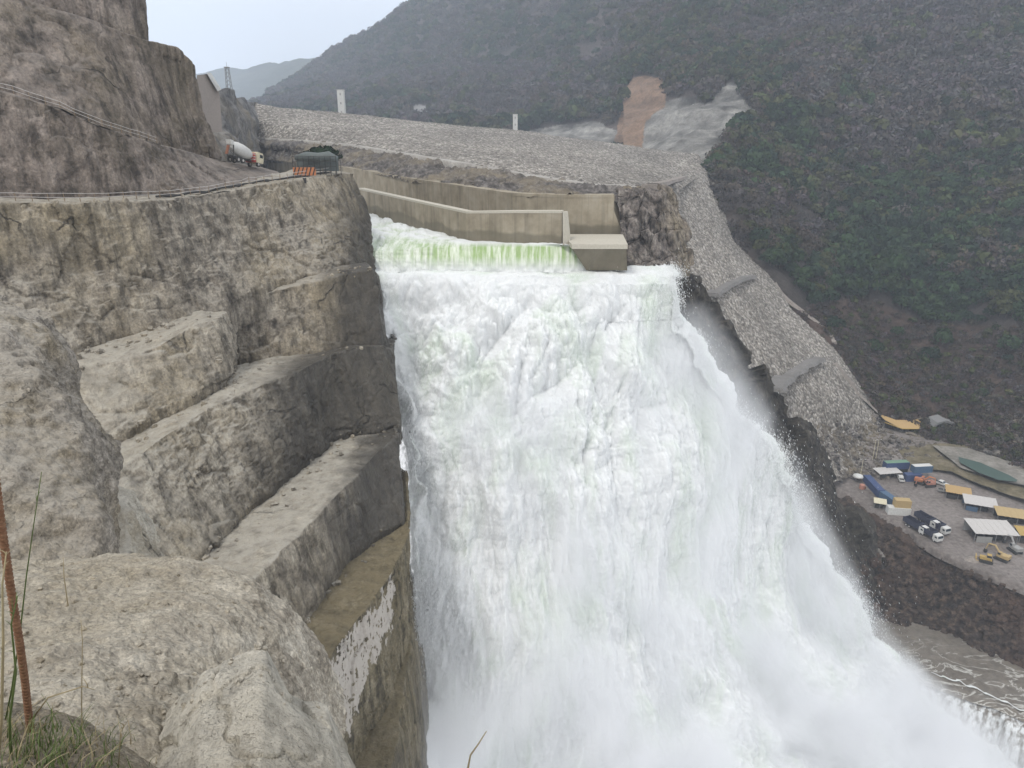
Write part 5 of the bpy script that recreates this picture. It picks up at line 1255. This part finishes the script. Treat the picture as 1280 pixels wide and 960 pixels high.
# ------------------------------------------------------------------ flying spray: streaks and drops thrown off the fall
def fall_samples(n_, rng, edge):
    me = fall.data; V = np.empty(len(me.vertices) * 3, np.float32); me.vertices.foreach_get('co', V); V = V.reshape(760, 620, 3).astype(float)
    r = rng.integers(20, 740, n_)
    if edge == 'l': c = np.clip((rng.exponential(22, n_) + 50).astype(int), 0, 619)
    elif edge == 'r': c = 619 - np.clip((rng.exponential(26, n_) + 52).astype(int), 0, 619)
    else: c = rng.integers(60, 560, n_)
    return V[r, c], r
SV, SC = [], 0
rng = np.random.default_rng(5)
for edge, n_, far_, dirx in (('l', 60000, 1.5, -1), ('r', 90000, 1.8, 1), ('m', 60000, 1.2, 0)):
    P_, r_ = fall_samples(n_, rng, edge); k = (r_ / 760.)
    cl = np.clip(fbm(P_, (.25, .25, .12), 3, 900) + .35, 0.02, 1)          # thrown in bursts
    out = rng.exponential(far_, n_) * cl * (.4 + k)
    d = np.stack([dirx * rng.uniform(.2, 1, n_) + rng.normal(size=n_) * .3, -np.abs(rng.normal(size=n_)) * .9 - .3, rng.normal(size=n_) * .5 - .1], 1)
    c = P_ + d * out[:, None] * 1.6
    ln = rng.uniform(.10, .45, n_) * (.6 + .8 * k); w_ = rng.uniform(.018, .055, n_)
    t = np.stack([d[:, 0] * .35, d[:, 1] * .25, -np.ones(n_)], 1); t /= np.linalg.norm(t, axis=1)[:, None]
    sd_ = np.cross(t, rng.normal(size=(n_, 3))); sd_ /= np.linalg.norm(sd_, axis=1)[:, None]; s2 = np.cross(t, sd_)
    a, b_, e, g_ = c + t * ln[:, None], c - t * ln[:, None] * .6, c + sd_ * w_[:, None], c - sd_ * w_[:, None] * .5 + s2 * w_[:, None]
    h_ = c - sd_ * w_[:, None] * .5 - s2 * w_[:, None]
    SV.append(np.stack([a, e, g_, a, g_, h_, a, h_, e, b_, g_, e, b_, h_, g_, b_, e, h_], 1).reshape(-1, 3))
SV = np.concatenate(SV)
dm_, n, b = new_mat('water_drops'); b.inputs['Base Color'].default_value = (.78, .80, .80, 1); b.inputs['Roughness'].default_value = .5
tag(mesh_np('spray', SV, np.arange(len(SV)).reshape(-1, 3), dm_, smooth_=False), 'white drops and threads of water flying off the fall', None, kind='stuff')

# ------------------------------------------------------------------ foreground: soil, grass, stalks, rusty bar, twig
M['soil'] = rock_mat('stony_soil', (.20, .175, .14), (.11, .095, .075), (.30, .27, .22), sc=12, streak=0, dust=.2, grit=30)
sm_rows = [[(-260, 880, 3.6), (-60, 880, 3.5), (20, 878, 3.4), (70, 895, 3.3), (120, 925, 3.2), (170, 965, 3.1)],
           [(-260, 900, 3.1), (-60, 898, 3.1), (20, 896, 3.0), (70, 912, 2.95), (120, 940, 2.9), (175, 985, 2.8)],
           [(-260, 1000, 2.4), (-60, 1000, 2.4), (20, 1000, 2.4), (70, 1005, 2.4), (120, 1020, 2.35), (180, 1060, 2.3)],
           [(-260, 1200, 1.8), (-60, 1200, 1.8), (20, 1200, 1.8), (70, 1200, 1.8), (120, 1220, 1.8), (180, 1240, 1.8)]]
sm_rows = [[off(W(*p), 0, .8, -1.2) for p in sm_rows[0]]] + sm_rows
patch('soil_mound', sm_rows, 200, 120, M['soil'], d_near(.05, 3, 910, .012), 3)
def blade(V, F, base, h_, lean, w_, rng, curl=1.0, seg=6):
    a = rng.uniform(0, 6.28); side = Vector((math.cos(a), math.sin(a), 0)); ld = Vector((math.cos(lean[0]), math.sin(lean[0]), 0)); k0 = len(V)
    for i in range(seg + 1):
        t = i / seg; p = base + Vector((0, 0, 1)) * h_ * (t - .35 * curl * t * t) + ld * lean[1] * h_ * t ** 1.8
        ww = w_ * (1 - t) ** .7 + .0006; V += [tuple(p - side * ww), tuple(p + side * ww)]
    for i in range(seg): F.append((k0 + 2 * i, k0 + 2 * i + 1, k0 + 2 * i + 3, k0 + 2 * i + 2))
rngp = random.Random(4)
gmats = [simple_mat('fresh_grass', (.085, .12, .035), .7, vs_=8, dirty=.1), simple_mat('dry_grass', (.30, .25, .15), .8, vs_=8, dirty=.1)]
build_bvh()
for gi, (mat, cnt) in enumerate(((gmats[0], 520), (gmats[1], 260))):
    V, F = [], []
    for i in range(cnt):
        px = rngp.gauss(55, 52) if rngp.random() < .75 else rngp.uniform(-120, 170); py = rngp.uniform(905, 1010)
        h = hit(px, py)[0]
        if h is None or h.y > 4.5: continue
        blade(V, F, h - Vector((0, 0, .02)), rngp.uniform(.06, .20) * (1.25 if rngp.random() < .15 else 1), (rngp.uniform(-1.2, 2.6), rngp.uniform(.1, .9)), rngp.uniform(.0015, .004), rngp)
    me = MB().add(V, F); o = me.build('grass' if gi == 0 else 'dry_grass', mat); tag(o, 'low green grass at the lower left corner' if gi == 0 else 'dry straw mixed in the grass at the lower left corner', None, kind='stuff')
def stalk(pts, r, mat, label, name='dry_stalk', leaves=0, cat='plant stalk'):
    P_ = [W(*p) for p in pts]; o = MB().tube(P_, [r * (1 - .7 * i / (len(P_) - 1)) for i in range(len(P_))], 6).build(name, mat, smooth_=True); tag(o, label, cat)
    if leaves:
        V, F = [], []
        for k in range(leaves):
            t = rngp.random() * (len(P_) - 1.01); i = int(t); p = P_[i].lerp(P_[i + 1], t - i); blade(V, F, p, rngp.uniform(.03, .09), (rngp.uniform(-3, 3), .6), .002, rngp, 1.2, 4)
        MB().add(V, F).build('leaf', mat, o)
    return o
stalk([(6, 905, 3.0), (15, 860, 2.95), (24, 800, 2.9), (33, 720, 2.85), (43, 650, 2.8), (52, 590, 2.75)], .005, gmats[0], 'tall green-yellow stalk rising in front of the grey boulder', leaves=5)
stalk([(98, 985, 3.0), (103, 935, 3.0), (102, 880, 3.0), (103, 800, 3.0), (101, 775, 3.0)], .004, gmats[1], 'thin pale upright straw stalk right of the rusty bar', leaves=2)
stalk([(92, 800, 7.0), (84, 750, 7.0), (80, 720, 7.0), (79, 697, 7.0)], .008, gmats[1], 'short brown twig stuck in the gritty rock below the grey boulder', 'twig', 3, 'twig')
stalk([(148, 960, 2.8), (151, 915, 2.8), (160, 900, 2.8), (165, 930, 2.75)], .003, gmats[1], 'bent dry stem at the right end of the grass', leaves=2)
stalk([(-6, 990, 2.6), (2, 900, 2.6), (4, 800, 2.6), (3, 730, 2.6), (8, 690, 2.6)], .008, gmats[1], 'thick dry stem at the very left edge beside the rusty bar', leaves=9)
stalk([(14, 960, 2.7), (12, 900, 2.7), (20, 840, 2.7), (14, 780, 2.7), (22, 745, 2.7)], .007, gmats[0], 'green stem crossing behind the rusty bar', leaves=12)
stalk([(36, 905, 2.9), (60, 872, 2.9), (104, 858, 2.95), (118, 862, 2.95)], .005, gmats[1], 'crooked fallen twig lying right of the rusty bar', 'twig', 2, 'twig')
stalk([(560, 1130, 4.0), (580, 1010, 4.0), (585, 960, 4.0), (588, 944, 4.0), (598, 930, 4.0), (608, 914, 4.0)], .011, gmats[1], 'bare twig poking up at the bottom edge before the white water', 'twig', 0, 'twig')
t = thing('rusty_bar', 'rusty ribbed steel bar leaning at the left edge', 'steel bar')
bp = [W(-6, 600, 2.72), W(2, 660, 2.74), (W(14, 740, 2.78)), W(24, 800, 2.8), W(31, 850, 2.85), W(37, 905, 2.9), W(42, 960, 2.95)]
fine_p = []
for i in range(len(bp) - 1):
    for k in range(6): fine_p.append(bp[i].lerp(bp[i + 1], k / 6))
rsm = simple_mat('rusty_steel', (.17, .088, .052), .85, 0, .5, 30, (.32, .20, .12), .6)
MB().tube(fine_p, .0145, 12).build('rod', rsm, t, smooth_=True)
rb = MB(); L_ = sum((fine_p[i + 1] - fine_p[i]).length for i in range(len(fine_p) - 1)); nr = int(L_ / .022)
for k in range(nr):
    d = L_ * k / nr; i = 0
    while i < len(fine_p) - 2 and d > (fine_p[i + 1] - fine_p[i]).length: d -= (fine_p[i + 1] - fine_p[i]).length; i += 1
    tdir = (fine_p[i + 1] - fine_p[i]).normalized(); p = fine_p[i] + tdir * d; rb.tube([p - tdir * .0035, p + tdir * .0035], .0175, 12)
rb.build('ribs', rsm, t)

ob = bpy.data.objects.new('bush', TM[1, 0]); COL.objects.link(ob); pb = W(404, 208, 165); ob.location = pb; ob.scale = (1.0, .8, .75); tag(ob, 'dark rounded bush growing behind the scaffold cage', 'bush')
# loose rocks on the dark bank and along the benches
def rock_set(name, label, spots, rng, mat, s0, s1, kind='stuff'):
    ico = bmesh.new(); bmesh.ops.create_icosphere(ico, subdivisions=2, radius=1); V0 = np.array([v.co[:] for v in ico.verts]); F0 = np.array([[v.index for v in f.verts] for f in ico.faces]); ico.free()
    VV, FF = [], []; k = 0
    for p in spots:
        s = s0 + (s1 - s0) * rng.random() ** 3; a = rng.uniform(0, 6.28); q = V0 * rng.uniform(.6, 1.2, 3); d = 1 + fbm(V0 * 1.1 + rng.uniform(0, 99, 3), oct=3, seed=3)[:, None] * .45
        q = np.round(q * d * 1.6) / 1.6 * .75 + q * d * .25; q = q @ np.array([[math.cos(a), -math.sin(a), 0], [math.sin(a), math.cos(a), 0], [0, 0, 1]]).T
        VV.append(q * s + np.array(p)); FF.append(F0 + k); k += len(V0)
    return tag(mesh_np(name, np.concatenate(VV), np.concatenate(FF), mat, smooth_=False), label, None, kind=kind)
rr_ = np.random.default_rng(8); sp = []
for _ in range(1500):
    x, y = rr_.uniform(1040, 1280), rr_.uniform(640, 850)
    h = hit(x, y)[0]
    if h and -144 < h.z < -126.5 and h.y < 260: sp.append(h)
rock_set('loose_rocks', 'loose dark rocks strewn down the bank under the yard', sp, rr_, M['darkbank'], .2, 1.5)
sp = []
for _ in range(1300):
    x, y = rr_.uniform(1090, 1290), rr_.uniform(520, 600)
    h = hit(x, y)[0]
    if h and h.y > 262: sp.append(h)
for _ in range(700):
    h = hit(rr_.uniform(1015, 1110), rr_.uniform(530, 600))[0]
    if h and h.y > 215: sp.append(h)
rock_set('valley_boulders', 'pale boulders scattered at the foot of the mountain', sp, rr_, M['berm'], .25, 1.6)

# broken stone lying on the benches, most of it at the foot of the faces
sp = []
for L_, n_, sy in ((Db[1:], 200, 12), (Eb, 90, 9), (Fb[1:], 150, 10), (Gb[1:], 200, 16), (Bb[1:8], 80, 10), (Dt[1:9], 120, 6)):
    for _ in range(n_):
        t_ = rr_.uniform(0, len(L_) - 1.001); i = int(t_); a, b_ = L_[i], L_[i + 1]; f_ = t_ - i
        x = a[0] + (b_[0] - a[0]) * f_ + rr_.normal() * 3; y = a[1] + (b_[1] - a[1]) * f_ + abs(rr_.normal()) * sy - 2
        h, nn = hit(x, y)
        if h and nn.z > .45 and h.y > 50: sp.append(h)
rock_set('bench_rubble', 'broken pale stone lying on the cut benches', sp, rr_, M['bench'], .07, .55)
sp = []
for _ in range(420):
    h, nn = hit(rr_.uniform(0, 430), rr_.uniform(700, 960))
    if h and nn.z > .5 and 4.6 < h.y < 10: sp.append(h)
rock_set('pebbles', 'small pebbles on the gritty foreground rock', sp, rr_, M['near2'], .006, .035)
